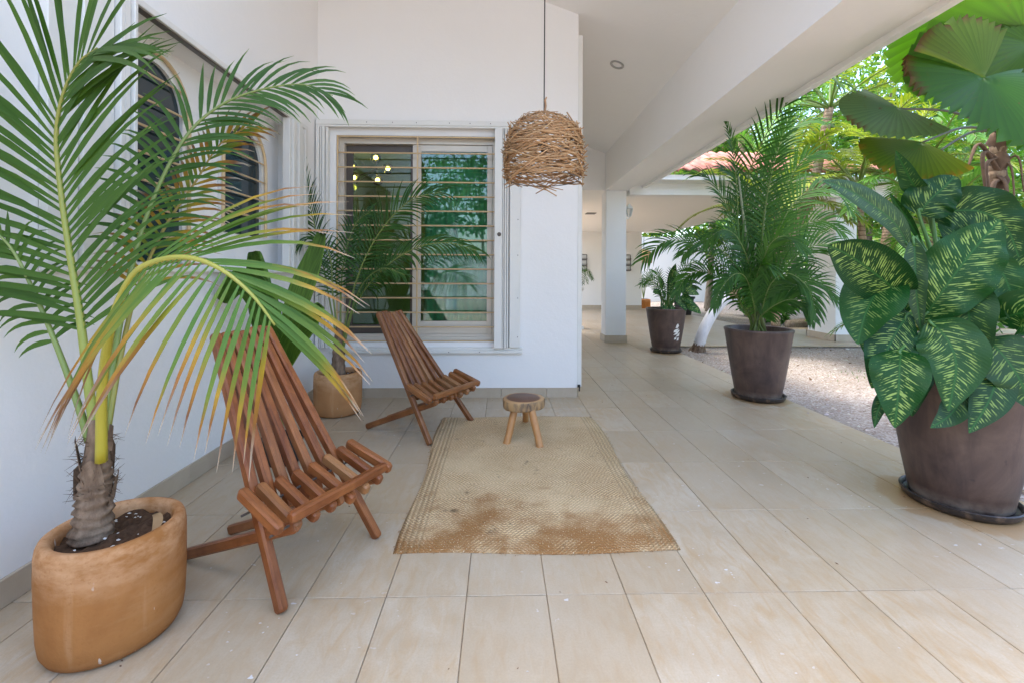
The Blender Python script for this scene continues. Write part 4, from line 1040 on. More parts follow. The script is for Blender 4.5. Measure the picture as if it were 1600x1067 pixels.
for pts, wd, N, col in [
    ([(-1.408, 2.950, 0.126), (-1.397, 2.950, 0.498), (-1.371, 2.970, 0.827), (-1.319, 3.000, 1.075), (-1.266, 3.050, 1.279), (-1.219, 3.100, 1.472)], .15, (.3, -1, .2), (.17, .33, .04)),
    ([(-1.431, 2.930, 0.133), (-1.435, 2.920, 0.506), (-1.447, 2.900, 0.836), (-1.518, 2.880, 1.080), (-1.626, 2.860, 1.161), (-1.718, 2.850, 1.041)], .18, (0, -1, .3), (.11, .25, .03)),
    ([(-1.398, 2.930, 0.133), (-1.381, 2.900, 0.510), (-1.317, 2.880, 0.757), (-1.213, 2.850, 0.902), (-1.119, 2.830, 1.012)], .15, (.2, -1, .1), (.13, .28, .035)),
    ([(-1.439, 2.930, 0.134), (-1.476, 2.920, 0.587), (-1.506, 2.920, 0.915), (-1.539, 2.920, 1.160), (-1.573, 2.930, 1.344)], .17, (-.2, -1, 0), (.10, .23, .03))]:
    q = MB(); pp = spline(pts, 20); q.tube(pp[:9], [.009-.0006*i for i in range(9)], 7, True, (.14, .24, .05)); rel(q, so_).build('stem', M['rachis'], sp, True)
    broad_leaf([pp[i] for i in range(6, 21, 2)]+[pp[20]], wd, N, col, sp, so_)

# smaller coconut palm in the corner planter
random.seed(8)
B2 = V((POT2[0], POT2[1], .33)); c2 = empty('coconut_palm', tuple(B2)); tag(c2, 'small dark green coconut palm in the corner planter before the window', 'palm')
T2 = V((-1.402, 4.000, 0.779)); q = MB(); ax = spline([B2, lerp(B2, T2, .5)+V((-.005, 0, 0)), T2], 24)
q.tube(ax, [.062-.0012*i+.004*math.sin(i*1.9) if i < 16 else lerp(.045, .028, (i-16)/8) for i in range(25)], 14)
q.v = [tuple(V(p)+V((p[0]-B2.x, p[1]-B2.y, 0)).normalized()*.008*noise.noise(V(p)*40)) for p in q.v]; rel(q, B2).build('trunk', M['bark'], c2, True)
DK = greens((.022, .075, .016), (.045, .125, .022)); SG = ((.17, .24, .06), (.22, .27, .07))
for pts, N, L_, n, dr in [
    ([(-1.390, 4.000, 0.553), (-1.314, 3.950, 0.923), (-1.163, 3.900, 1.339), (-0.961, 3.850, 1.648), (-0.736, 3.800, 1.837), (-0.493, 3.780, 1.900)], (.2, -1, .5), .42, 34, .8),
    ([(-1.375, 3.990, 0.555), (-1.237, 3.900, 0.954), (-0.973, 3.800, 1.256), (-0.689, 3.700, 1.424), (-0.419, 3.620, 1.461), (-0.186, 3.580, 1.399)], (.2, -.8, .7), .36, 34, 1.1),
    ([(-1.424, 4.000, 0.582), (-1.516, 4.050, 0.972), (-1.623, 4.100, 1.430), (-1.724, 4.120, 1.836), (-1.794, 4.120, 2.170)], (-.5, -1, .2), .34, 30, .6),
    ([(-1.412, 4.000, 0.582), (-1.470, 4.000, 1.032), (-1.481, 3.950, 1.367), (-1.598, 3.900, 1.529), (-1.737, 3.850, 1.415)], (0, -.6, 1), .28, 24, 1.1),
    ([(-1.401, 4.000, 0.582), (-1.405, 4.020, 1.087), (-1.377, 4.050, 1.400), (-1.297, 4.080, 1.661), (-1.167, 4.100, 1.779)], (0, -1, .3), .30, 24, .9),
    ([(-1.378, 3.980, 0.557), (-1.274, 3.880, 0.874), (-1.117, 3.750, 1.149), (-0.935, 3.650, 1.254), (-0.756, 3.580, 1.204)], (0, -.6, 1), .26, 24, 1.2)]:
    add_frond(c2, Frond(pts, N, .34, n, L_, .017, 62, 22, .05, dr, None, .010, .002, SG), DK, B2, False)

# areca palm in the middle pot
random.seed(14)
AB = V((PM[0], PM[1], .64)); ar = empty('areca_palm', tuple(AB)); tag(ar, 'large bushy areca palm spilling over the middle brown pot', 'palm')
AG = greens((.028, .095, .014), (.060, .16, .022)); AL = greens((.045, .135, .018), (.08, .20, .026))
def ap(x, y, Y): return V(P_(x, y, Y))
def P_(x, y, Y):   # camera-plane helper for plant layout: a point on the plane Y seen at photo pixel x, y
    d = fw+rr*((x-800)/704)-uu*((y-429.5)/704); return V((0, 0, 1.21))+d*(Y/d.y)
AF = [  # pixel path and depth of every frond, tip last; leaflet length, light or dark
 ([(1172, 500, 4.42), (1148, 440, 4.35), (1100, 392, 4.25), (1045, 376, 4.2), (1003, 408, 4.15)], .34, 0),
 ([(1176, 490, 4.45), (1160, 400, 4.45), (1138, 330, 4.42), (1112, 284, 4.4), (1082, 272, 4.4)], .34, 0),
 ([(1170, 480, 4.45), (1156, 380, 4.45), (1151, 290, 4.45), (1144, 230, 4.43), (1133, 188, 4.4)], .20, 0),
 ([(1180, 480, 4.48), (1160, 380, 4.5), (1166, 290, 4.48), (1195, 215, 4.2), (1240, 150, 3.95), (1285, 118, 3.7), (1320, 135, 3.55)], .34, 0),
 ([(1184, 490, 4.5), (1188, 400, 4.5), (1196, 310, 4.5), (1212, 240, 4.5), (1245, 196, 4.5), (1285, 190, 4.5)], .36, 1),
 ([(1190, 490, 4.45), (1205, 410, 4.4), (1226, 340, 4.4), (1262, 300, 4.4), (1304, 300, 4.4), (1335, 335, 4.4)], .36, 1),
 ([(1192, 490, 4.4), (1220, 430, 4.3), (1262, 388, 4.25), (1305, 385, 4.2), (1338, 415, 4.15)], .34, 0),
 ([(1190, 500, 4.38), (1226, 460, 4.3), (1270, 440, 4.2), (1308, 470, 4.12)], .30, 0),
 ([(1172, 500, 4.42), (1140, 450, 4.4), (1104, 425, 4.38), (1074, 432, 4.36), (1055, 462, 4.35)], .22, 0),
 ([(1182, 490, 4.5), (1180, 400, 4.55), (1186, 310, 4.6), (1205, 250, 4.6), (1232, 222, 4.6)], .34, 1),
 ([(1186, 490, 4.5), (1200, 390, 4.55), (1225, 300, 4.6), (1255, 250, 4.6), (1290, 240, 4.6)], .36, 1),
 ([(1176, 490, 4.4), (1156, 430, 4.3), (1128, 392, 4.2), (1092, 380, 4.12), (1065, 400, 4.08)], .30, 0),
 ([(1188, 495, 4.35), (1204, 445, 4.22), (1232, 428, 4.1), (1262, 450, 4.0), (1275, 490, 3.96)], .30, 0),
 ([(1180, 495, 4.35), (1168, 440, 4.2), (1150, 428, 4.15), (1128, 450, 4.1), (1114, 482, 4.08)], .20, 0),
 ([(1184, 490, 4.4), (1190, 420, 4.3), (1205, 380, 4.2), (1232, 370, 4.12), (1258, 395, 4.06)], .30, 1),
 ([(1180, 490, 4.4), (1172, 420, 4.3), (1152, 372, 4.22), (1128, 360, 4.15), (1100, 380, 4.1)], .30, 0),
 ([(1186, 490, 4.5), (1210, 420, 4.55), (1245, 360, 4.6), (1285, 345, 4.6), (1320, 365, 4.6)], .34, 1),
 ([(1186, 500, 4.35), (1215, 475, 4.2), (1245, 470, 4.1), (1270, 500, 4.05)], .24, 0),
 ([(1182, 490, 4.5), (1176, 380, 4.55), (1168, 320, 4.6), (1150, 280, 4.6), (1125, 262, 4.6)], .32, 0),
 ([(1180, 495, 4.38), (1180, 450, 4.28), (1186, 420, 4.2), (1196, 412, 4.12), (1210, 425, 4.05)], .26, 1),
 ([(1184, 490, 4.45), (1192, 360, 4.4), (1204, 280, 4.36), (1222, 215, 4.34), (1236, 172, 4.32)], .30, 0)]
for k, (pp, L_, lt_) in enumerate(AF):
    pts = [P_(*p) for p in pp]; pts.insert(0, V((AB.x+random.uniform(-.09, .09), AB.y+random.uniform(-.09, .09), .61)))
    dirn = pts[-1]-pts[1]; N = V((random.uniform(-.35, .35), -.9, .55+random.uniform(-.2, .3)))
    fr = Frond(pts, N, .28, 34, L_*1.22, .021, 62, 20, .14, .85, lambda t: .6+.9*t-1.1*t*t, .010, .0015, ((.12, .19, .04), (.20, .28, .07)), 5)
    q = MB()
    for _, _, m in fr.leaflets(AL if lt_ else AG): q.add(m.v, m.f, m.c, m.uv)
    f = rel(fr.rachis(), AB).build('frond', M['rachis'], ar, True); tag(rel(q, AB).build('leaflets', M['palm'], f, True), kind='stuff')
for k, (x, y, Y) in enumerate([(1152, 262, 4.46), (1196, 330, 4.5), (1180, 380, 4.4), (1168, 400, 4.5), (1206, 400, 4.45)]):
    b = V((AB.x+random.uniform(-.08, .08), AB.y+random.uniform(-.06, .06), .62)); e_ = P_(x, y, Y)
    q = MB(); q.tube(spline([b, lerp(b, e_, .5)+V((-.03, 0, 0)), e_], 10), [lerp(.021, .009, i/10) for i in range(11)], 8, True, [(mix3((.13, .17, .05), (.30, .34, .22), i/10)) for i in range(11)]); rel(q, AB).build('cane', M['rachis'], ar, True)

# dieffenbachia in the near right pot: every leaf a part
random.seed(31)
DB = V((PB[0], PB[1], .63)); df = empty('dieffenbachia', tuple(DB)); tag(df, 'big dieffenbachia with cream streaked leaves in the near right pot', 'plant')
def dleaf(px, wpx, tilt=(0, 0), streak=1.0, grey=0.0, base=None, cup=.16, wob=.15, shape=None, stalk=True, wv=None):
    pts = [P_(*p) for p in px]; Ym = sum(p[2] for p in px)/len(px); wd = wpx/704*Ym*.93
    T = (pts[-1]-pts[0]).normalized(); view = V((-pts[1].x, -pts[1].y, 1.21-pts[1].z)).normalized(); S = T.cross(view).normalized()
    N = view+S*tilt[0]+T*tilt[1]
    lf = broad_leaf(pts, wd, N, (streak, grey, 0), df, DB, 'leaf', 'dieff', 6, .004, 30, cup, wob, shape or (lambda s: (math.sin(math.pi*min(1, s**.86*.985+.012)))**.85))
    if stalk:
        b = V(base) if base else V((DB.x+random.uniform(-.05, .05), DB.y+random.uniform(-.05, .05), .75+random.uniform(0, .25)))
        q = MB(); m = lerp(b, pts[0], .55)+V((0, 0, .03)); q.tube(spline([b, m, pts[0], lerp(pts[0], pts[1], .35)], 12), [lerp(.013, .006, i/12) for i in range(13)], 8, True, [mix3((.09, .20, .05), (.06, .17, .035), i/12) for i in range(13)]); rel(q, DB).build('petiole', M['rachis'], df, True)
for args, kw in [
 (([(1422, 392, 2.34), (1400, 352, 2.30), (1362, 320, 2.26), (1322, 296, 2.22), (1285, 283, 2.2)], 46), dict(grey=.8, streak=.55, tilt=(.5, 0))),
 (([(1440, 380, 2.40), (1420, 345, 2.38), (1402, 320, 2.37), (1390, 302, 2.36)], 13), dict(streak=.15, cup=.8)),
 (([(1450, 300, 2.38), (1430, 292, 2.36), (1416, 268, 2.35), (1400, 236, 2.34)], 34), dict(streak=.35, grey=.3, tilt=(-.5, 0))),
 (([(1436, 336, 2.36), (1452, 314, 2.33), (1472, 296, 2.31), (1492, 276, 2.30)], 74), dict(streak=.7, shape=lambda s: math.sin(math.pi*min(1, s**.6*.97+.02))**.6)),
 (([(1452, 338, 2.40), (1490, 330, 2.34), (1535, 332, 2.28), (1572, 356, 2.24), (1592, 402, 2.22)], 84), dict(streak=.8, tilt=(-.2, .1))),
 (([(1442, 500, 2.26), (1468, 462, 2.20), (1500, 418, 2.16), (1532, 378, 2.14), (1562, 344, 2.13)], 104), dict(streak=1.1, tilt=(.1, 0))),
 (([(1424, 474, 2.26), (1390, 446, 2.18), (1352, 416, 2.12), (1320, 396, 2.08), (1293, 384, 2.06)], 88), dict(streak=1.1)),
 (([(1396, 418, 2.28), (1372, 452, 2.22), (1352, 492, 2.18), (1340, 538, 2.16)], 90), dict(streak=.6, tilt=(.2, 0))),
 (([(1420, 490, 2.24), (1400, 520, 2.18), (1380, 560, 2.14), (1362, 606, 2.12)], 74), dict(streak=.9, tilt=(-.2, 0))),
 (([(1408, 545, 2.12), (1406, 570, 2.06), (1404, 608, 2.02), (1398, 668, 2.00)], 82), dict(streak=1.1)),
 (([(1428, 372, 2.24), (1430, 410, 2.20), (1432, 460, 2.18), (1440, 522, 2.18)], 32), dict(streak=.5, grey=.9, cup=.5)),
 (([(1512, 428, 2.22), (1512, 470, 2.16), (1518, 520, 2.12), (1534, 572, 2.10)], 78), dict(streak=.55, grey=.6, tilt=(.3, 0))),
 (([(1452, 502, 2.14), (1480, 530, 2.06), (1494, 572, 2.01), (1482, 642, 1.99)], 92), dict(streak=1.05, grey=.25, tilt=(-.15, 0), wob=.12)),
 (([(1512, 610, 2.08), (1500, 628, 2.05), (1482, 650, 2.03), (1454, 668, 2.02)], 40), dict(streak=.4, grey=.5)),
 (([(1562, 560, 2.08), (1556, 596, 2.02), (1542, 632, 1.99), (1514, 676, 1.98)], 58), dict(streak=.8, grey=.3, tilt=(-.2, 0))),
 (([(1540, 528, 2.12), (1565, 552, 2.04), (1592, 590, 1.98), (1612, 640, 1.95)], 92), dict(streak=.7, grey=.5, tilt=(-.3, 0))),
 (([(1538, 396, 2.24), (1562, 420, 2.19), (1580, 460, 2.16), (1590, 518, 2.14)], 50), dict(streak=.4, tilt=(-.4, 0), wob=.15)),
 (([(1470, 538, 2.18), (1452, 536, 2.14), (1430, 548, 2.12), (1412, 560, 2.11)], 34), dict(streak=.8)),
 (([(1500, 480, 2.5), (1540, 470, 2.52), (1580, 480, 2.5), (1620, 520, 2.46)], 80), dict(streak=.4, grey=.4)),
 (([(1430, 470, 2.5), (1400, 470, 2.52), (1370, 500, 2.52), (1350, 550, 2.5)], 80), dict(streak=.5)),
 (([(1440, 560, 2.3), (1425, 580, 2.24), (1420, 610, 2.2), (1425, 650, 2.18)], 60), dict(streak=.5)),
 (([(1560, 440, 2.5), (1600, 420, 2.5), (1640, 440, 2.45), (1670, 500, 2.4)], 90), dict(streak=.7)),
 (([(1560, 500, 2.2), (1600, 490, 2.1), (1640, 510, 2.0), (1670, 570, 1.95)], 90), dict(streak=.9)),
 (([(1480, 380, 2.5), (1500, 350, 2.55), (1530, 360, 2.6), (1560, 400, 2.62)], 60), dict(streak=.5)),
 (([(1402, 640, 2.14), (1385, 620, 2.15), (1372, 640, 2.14), (1366, 668, 2.13)], 22), dict(streak=.3))]:
    dleaf(*args, **kw)
for k in range(5):
    a = k*1.3; b = V((DB.x+.07*math.cos(a), DB.y+.07*math.sin(a), .60)); tp = P_(1440+random.uniform(-15, 25), 400+random.uniform(-40, 60), 2.36+.05*math.sin(a))
    q = MB(); q.tube(spline([b, lerp(b, tp, .5)+V((.01, 0, 0)), tp], 12), [lerp(.020, .011, i/12) for i in range(13)], 9, True, [mix3((.07, .15, .04), (.08, .22, .05), i/12) for i in range(13)]); rel(q, DB).build('stem', M['rachis'], df, True)

# ------------------------------------------------------------------ far pot planting and corridor things
random.seed(40)
FB = V((PF[0], PF[1], .64)); mx = empty('mixed_plant', tuple(FB)); tag(mx, 'mixed palm and variegated leaves growing in the pot with the emblem', 'plant')
for k in range(5):
    a = -2.6+k*1.1; pts = [FB+V((.05*math.cos(a), .05*math.sin(a), 0)), FB+V((.16*math.cos(a), .12*math.sin(a), .28)), FB+V((.34*math.cos(a), .24*math.sin(a), .50+.12*(k % 3))), FB+V((.55*math.cos(a), .38*math.sin(a), .42+.16*(k % 3)))]
    add_frond(mx, Frond(pts, (0, -.7, .7), .3, 18, .24, .016, 60, 22, .1, .8, None, .008, .002, SG, 4), AG, FB, False)
for k, (dx, dz, tx, tz, wd) in enumerate([(-.12, .25, -.30, .30, .13), (.0, .35, .05, .75, .12), (.22, .12, .45, -.02, .17), (-.1, .35, -.22, .55, .11), (-.05, .1, -.10, -.05, .10), (.02, .25, .0, .55, .11), (.18, .22, .34, .12, .15), (.15, .32, .30, .38, .15), (-.06, .2, -.16, .30, .10), (.10, .2, .22, .02, .12), (.03, .1, .06, -.12, .08), (.2, .3, .42, .27, .15)]):
    b = FB+V((0, -.05, .02)); m = FB+V((dx, -.12, dz)); e_ = FB+V((tx, -.26, tz))
    q = MB(); q.tube(spline([b, lerp(b, m, .6)+V((0, 0, .03)), m], 6), .008, 6, True, (.09, .2, .04)); rel(q, FB).build('petiole', M['rachis'], mx, True)
    broad_leaf([m, lerp(m, e_, .35)+V((0, 0, .03)), lerp(m, e_, .7)+V((0, 0, .02)), e_], wd, (0, -1, .6), (.9, .2, 0), mx, FB, 'leaf', 'dieff', 4, .004, 14)
for k in range(7):
    q = MB(); b = FB+V((-.10+.03*k, -.05, 0)); q.tube(spline([b, b+V((0, -.02, .22)), b+V((.02*(k-3), -.04, .40+.03*(k % 3)))], 6), [.012, .012, .011, .01, .008, .006, .003], 6, True, (.06, .17, .04)); rel(q, FB).build('stem', M['rachis'], mx, True)

# pedestal with a potted plant just past the wall end
PD = (1.738, 10.092, 0.000); pd = empty('pedestal', (PD[0], PD[1], 0)); tag(pd, 'white pedestal half hidden behind the end of the back wall', 'pedestal')
q = MB(); q.box(-.13, .13, -.13, .13, 0, .07, .008); q.build('base', M['pillar'], pd)
q = MB(); q.box(-.09, .09, -.09, .09, .071, .80, .006); q.build('shaft', M['pillar'], pd)
q = MB(); q.lathe([(.10, .801), (.12, .83), (.17, .88), (.19, .90), (.19, .935)], 4, rz=math.pi/4, cap1=True); q.build('capital', M['pillar'], pd)
pz = V((PD[0], PD[1], .94)); pp_ = empty('potted_palm', tuple(pz)); tag(pp_, 'small dark palm in a pot on the white pedestal', 'plant')
q = MB(); q.lathe([(.07, 0), (.10, .15), (.10, .16), (.085, .15)], 20, cap0=True, cap1=True); q.build('pot', M['pot'], pp_, True)
for k in range(9):
    a = k*.7; o_ = V((0, 0, .15)); pts = [pz+o_, pz+o_+V((.10*math.cos(a), .1*math.sin(a), .18)), pz+o_+V((.24*math.cos(a), .24*math.sin(a), .22+.08*(k % 2))), pz+o_+V((.36*math.cos(a), .36*math.sin(a), .02-.1*(k % 2)))]
    add_frond(pp_, Frond(pts, (0, -.5, 1), .3, 12, .16, .016, 60, 25, .1, .8, None, .006, .002, SG, 3), DK, pz, False)
# wire racks on the far wall
def rack(x0, x1, z0, z1, label):
    r = empty('wire_rack', ((x0+x1)/2, 15.88, z0)); tag(r, label, 'wall rack', 'wire racks on the far wall'); ox = (x0+x1)/2
    q = MB()
    for x in (x0, x1): q.tube([(x-ox, 0, 0), (x-ox, 0, z1-z0)], .011, 5)
    for k in range(4): z = (z1-z0)*k/3; q.tube([(x0-ox, 0, z), (x1-ox, 0, z)], .011, 5)
    for k in range(3): z = (z1-z0)*k/3; q.tube([(x0-ox, -.12, z+.05), (x1-ox, -.12, z+.05)], .009, 5)
    q.build('frame', M['wire'], r)
    for k in range(3):
        q = MB(); q.box(x0-ox+.01, x1-ox-.01, -.14, -.015, (z1-z0)*k/3+.012, (z1-z0)*k/3+.026); q.build('shelf', M['wire'], r)
rack(2.74, 3.06, 1.34, 1.93, 'dark wire rack on the far wall left of the white column'); rack(4.36, 4.62, 1.36, 1.92, 'dark wire rack on the far wall right of the white column')
# cube planter and twig lamp beyond the far wall end
CPt = (5.190, 16.065, 0.000); cp = empty('cube_planter', (CPt[0]+.06, CPt[1]+.3, 0)); tag(cp, 'orange clay cube planter at the end of the far wall', 'planter'); co = V(cp.location)
q = MB(); q.box(-.20, .20, -.20, .20, 0, .34, .015); q.build('pot', M['orange'], cp)
q = MB(); q.box(-.16, .16, -.16, .16, .341, .346); q.build('soil', M['soil'], cp)
cpp = empty('potted_palm', tuple(co+V((0, 0, .35)))); tag(cpp, 'thin palm growing in the orange cube planter', 'plant'); o2 = V(cpp.location)
for k in range(8):
    a = k*.8; pts = [o2, o2+V((.12*math.cos(a), .1*math.sin(a), .5)), o2+V((.4*math.cos(a), .3*math.sin(a), .8+.2*(k % 2))), o2+V((.7*math.cos(a), .5*math.sin(a), .5+.2*(k % 2)))]
    add_frond(cpp, Frond(pts, (0, -.7, .7), .3, 14, .3, .022, 60, 25, .1, .8, None, .012, .004, SG, 3), DK, o2, False)
hl = V(P_(1006, 401, 17.2)); h2 = empty('pendant_lamp', tuple(hl)); tag(h2, 'brown woven pendant lamp far off past the end of the far wall', 'pendant lamp')
q = MB(); q.lathe([(.30, -.26), (.33, -.1), (.32, .05), (.24, .2), (.1, .27)], 18); q.build('shade', M['twig'], h2, True); q = MB(); q.tube([(0, 0, .2), (0, 0, 2.73-hl.z)], .01, 5); q.build('cord', M['black'], h2)
# sunlit garden wall closing the view past the corridor
q = MB(); q.box(5.6, 13.5, 21.0, 21.2, -.03, 3.0); tag(q.build('garden_wall', M['wall']), 'bright white garden wall beyond the far end of the corridor', 'wall')
# black pot beyond the emblem pot
bq = (5.655, 13.746, 0.000); q = MB(); o = empty('nursery_pot', (bq[0], bq[1], 0)); tag(o, 'dark pot on the wing floor behind the emblem pot', 'pot'); q.lathe([(.22, 0), (.30, .5), (.33, .5), (.33, .56), (.28, .56)], 28, cap0=True, cap1=True); sharp(q.build('pot', M['black'], o), 50)
bo = V((bq[0], bq[1], .5)); vp = empty('variegated_plant', tuple(bo)); tag(vp, 'bright variegated leafy plant in the dark pot on the wing floor', 'plant')
for k in range(14):
    a = k*2.4; h_ = .15+.05*(k % 5); m = bo+V((.15*math.cos(a), .15*math.sin(a), h_+.15)); e_ = bo+V((.55*math.cos(a), .5*math.sin(a), h_+.10))
    broad_leaf([m, lerp(m, e_, .4)+V((0, 0, .07)), e_], .24, (0, -.5, 1), (1.3, .1, 0), vp, bo, 'leaf', 'dieff', 4, .004, 10)

# ------------------------------------------------------------------ garden
random.seed(77)
def trunk_mesh(pts, r0_, r1_, n=12, ringed=.0):
    q = MB(); s = spline(pts, 30); q.tube(s, [lerp(r0_, r1_, i/30)*(1+ringed*math.sin(i*2.1)) for i in range(31)], n); return q
def garden_palm(base, lean, h, nf, L_, label, greens_, tr=.10, bark='barkring', leafL=.5, wash=0.0, group='pinnate palms in the garden', droop=.9, spread=1.0, lw=.035, nl=30, az0=0.0):
    base = V(base); o = empty('garden_palm', tuple(base)); tag(o, label, 'palm', group)
    top = base+V((lean[0], lean[1], h)); pts = [base-V((0, 0, .05)), lerp(base, top, .35)+V((-lean[0]*.12, -lean[1]*.12, 0)), lerp(base, top, .75), top]
    rel(trunk_mesh(pts, tr, tr*.7), base).build('trunk', M[bark], o, True)
    for k in range(nf):
        a = az0+k*2.399+random.uniform(-.2, .2); el = lerp(78, 5, ((k+.5)/nf)**.8); l = L_*random.uniform(.85, 1.1)
        d = V((math.cos(a)*math.cos(R(el)), math.sin(a)*math.cos(R(el)), math.sin(R(el)))); P3 = [top]; p = V(top); dd = V(d)
        for i in range(6):
            dd = (dd+V((0, 0, -1))*.20*spread*(i+.5)/3).normalized(); p = p+dd*l/6; P3.append(V(p))
        side = V((-math.sin(a), math.cos(a), 0)); N = side.cross(dd).normalized(); N = N if N.z > 0 else -N
        fr = Frond(P3, (N+V((0, 0, .6))).normalized(), .22, nl, leafL, lw, 62, 22, .12, droop, None, .022, .004, ((.18, .22, .06), (.25, .27, .08)), 3, 24)
        q = fr.all(greens_); rel(q, base).build('frond', M['palm'], o, True)
    return o
LG = greens((.07, .20, .025), (.14, .30, .045)); YG = greens((.20, .28, .03), (.34, .36, .05)); MG = greens((.045, .15, .02), (.09, .22, .035))
garden_palm((4.35, 7.0, -.04), (.2, .3, 0), 2.3, 12, 1.7, 'yellowish palm just behind the areca and in front of the wing column', YG, .07, leafL=.42, droop=.9)
garden_palm((6.6, 6.4, -.04), (-.3, .2, 0), 2.7, 13, 1.9, 'light green palm between the wing column and the dieffenbachia', LG, .08, leafL=.45)
garden_palm((8.2, 9.6, -.04), (.2, -.2, 0), 3.4, 13, 2.3, 'tall yellow green palm behind the fan palm', YG, .11, leafL=.55)
garden_palm((7.3, 12.6, -.04), (.3, 0, 0), 4.3, 13, 2.3, 'palm rising over the tiled roof end', LG, .11, leafL=.55)
garden_palm((9.6, 7.2, -.04), (-.2, 0, 0), 2.4, 12, 2.0, 'mid green palm low behind the fan palm trunk', MG, .10, leafL=.5)
garden_palm((11.5, 12.0, -.04), (.3, 0, 0), 4.6, 13, 2.6, 'tall shaded palm at the back right of the garden', MG, .13, leafL=.6)
garden_palm((7.6, 13.5, -.04), (-.3, 0, 0), 5.4, 13, 2.6, 'tallest pale palm far behind the roof', LG, .13, leafL=.6)
garden_palm((5.55, 6.55, -.04), (-.25, 0, 0), 2.55, 15, 1.75, 'feathery yellow green palm hiding the right end of the wing beam', YG, .06, leafL=.48, droop=.9, lw=.03)
garden_palm((5.9, 6.0, -.04), (.1, .1, 0), 1.9, 13, 1.6, 'feathery light palm between the leaning palm and the fan palm', LG, .06, leafL=.42, lw=.03)
garden_palm((5.2, 5.2, -.04), (.1, .1, 0), .55, 9, 1.3, 'low young palm on the gravel left of the dieffenbachia', LG, .05, leafL=.34, lw=.025)
# leaning palm with whitewashed foot beside the emblem pot
lb = V((3.271, 7.374, 0.000)); lp = empty('leaning_palm', (lb.x, lb.y, -.04)); tag(lp, 'leaning palm with a whitewashed lower trunk growing out of the gravel beside the emblem pot', 'palm'); lo_ = V(lp.location)
pth = [V((lb.x, lb.y, -.06)), V((3.277, 7.200, 0.287)), V((3.460, 7.150, 0.664)), V((3.714, 7.100, 0.914)), V((4.099, 7.050, 1.171)), V((4.529, 7.000, 1.679)), V((4.937, 7.000, 2.643)), V((5.200, 7.000, 3.861))]
s = spline(pth, 60); rad = [lerp(.088, .062, i/60) for i in range(61)]
q = MB(); q.tube(s[0:6], [.15, .13, .108, .096, .090, .088], 14); rel(q, lo_).build('root_flare', M['bark'], lp, True)
q = MB(); q.tube(s[4:25], [r_*1.03 for r_ in rad[4:25]], 16); rel(q, lo_).build('whitewashed_trunk', M['limewash'], lp, True)
q = MB(); q.tube(s[23:], rad[23:], 14); rel(q, lo_).build('trunk', M['barkring'], lp, True)
top = s[-1]
for k in range(13):
    a = k*2.399; el = lerp(75, 0, (k/13)**.8); d = V((math.cos(a)*math.cos(R(el)), math.sin(a)*math.cos(R(el)), math.sin(R(el)))); P3 = [top]; p = V(top); dd = V(d)
    for i in range(6): dd = (dd+V((0, 0, -1))*.22*(i+.5)/3).normalized(); p = p+dd*.36; P3.append(V(p))
    fr = Frond(P3, V((-math.sin(a), math.cos(a), 0)).cross(dd)*-1+V((0, 0, 1.2)), .22, 34, .5, .032, 62, 22, .1, .9, None, .02, .004, SG, 3, 24)
    q = fr.all(YG if k % 3 else LG); rel(q, lo_).build('frond', M['palm'], lp, True)

# fan palm at the right edge
fb_ = V((3.62, 3.72, -.04)); fp = empty('fan_palm', tuple(fb_)); tag(fp, 'fan palm with big round pleated leaves at the right edge above the dieffenbachia', 'palm')
cr = P_(1560, 205, 3.55); q = trunk_mesh([fb_-V((0, 0, .05)), P_(1547, 470, 3.7), P_(1556, 330, 3.62), cr], .065, .05); rel(q, fb_).build('trunk', M['barkring'], fp, True)
q = MB(); s = spline([P_(1558, 330, 3.62), P_(1560, 265, 3.58), cr], 14); q.tube(s, [.055+.012*math.sin(i*1.7) for i in range(15)], 14)
q.v = [tuple(V(p)+V((noise.noise(V(p)*25), noise.noise(V(p)*25+V((9, 0, 0))), 0))*.016) for p in q.v]; rel(q, fb_).build('fibre_sheath', M['fibre'], fp, True)
for k, (x1, y1, x2, y2) in enumerate([(1540, 262, 1552, 330), (1536, 240, 1540, 300), (1580, 262, 1586, 330), (1590, 245, 1600, 300), (1530, 225, 1512, 262), (1572, 290, 1578, 350), (1550, 300, 1546, 420)]):
    q = MB(); q.tube(spline([P_(1560, 245+6*k, 3.56), P_(x1, y1, 3.5), P_(x2, y2, 3.46)], 10), [lerp(.022, .010, i/10) for i in range(11)], 7, True, None, .5); rel(q, fb_).build('dead_stalk', M['fibre'], fp, True)
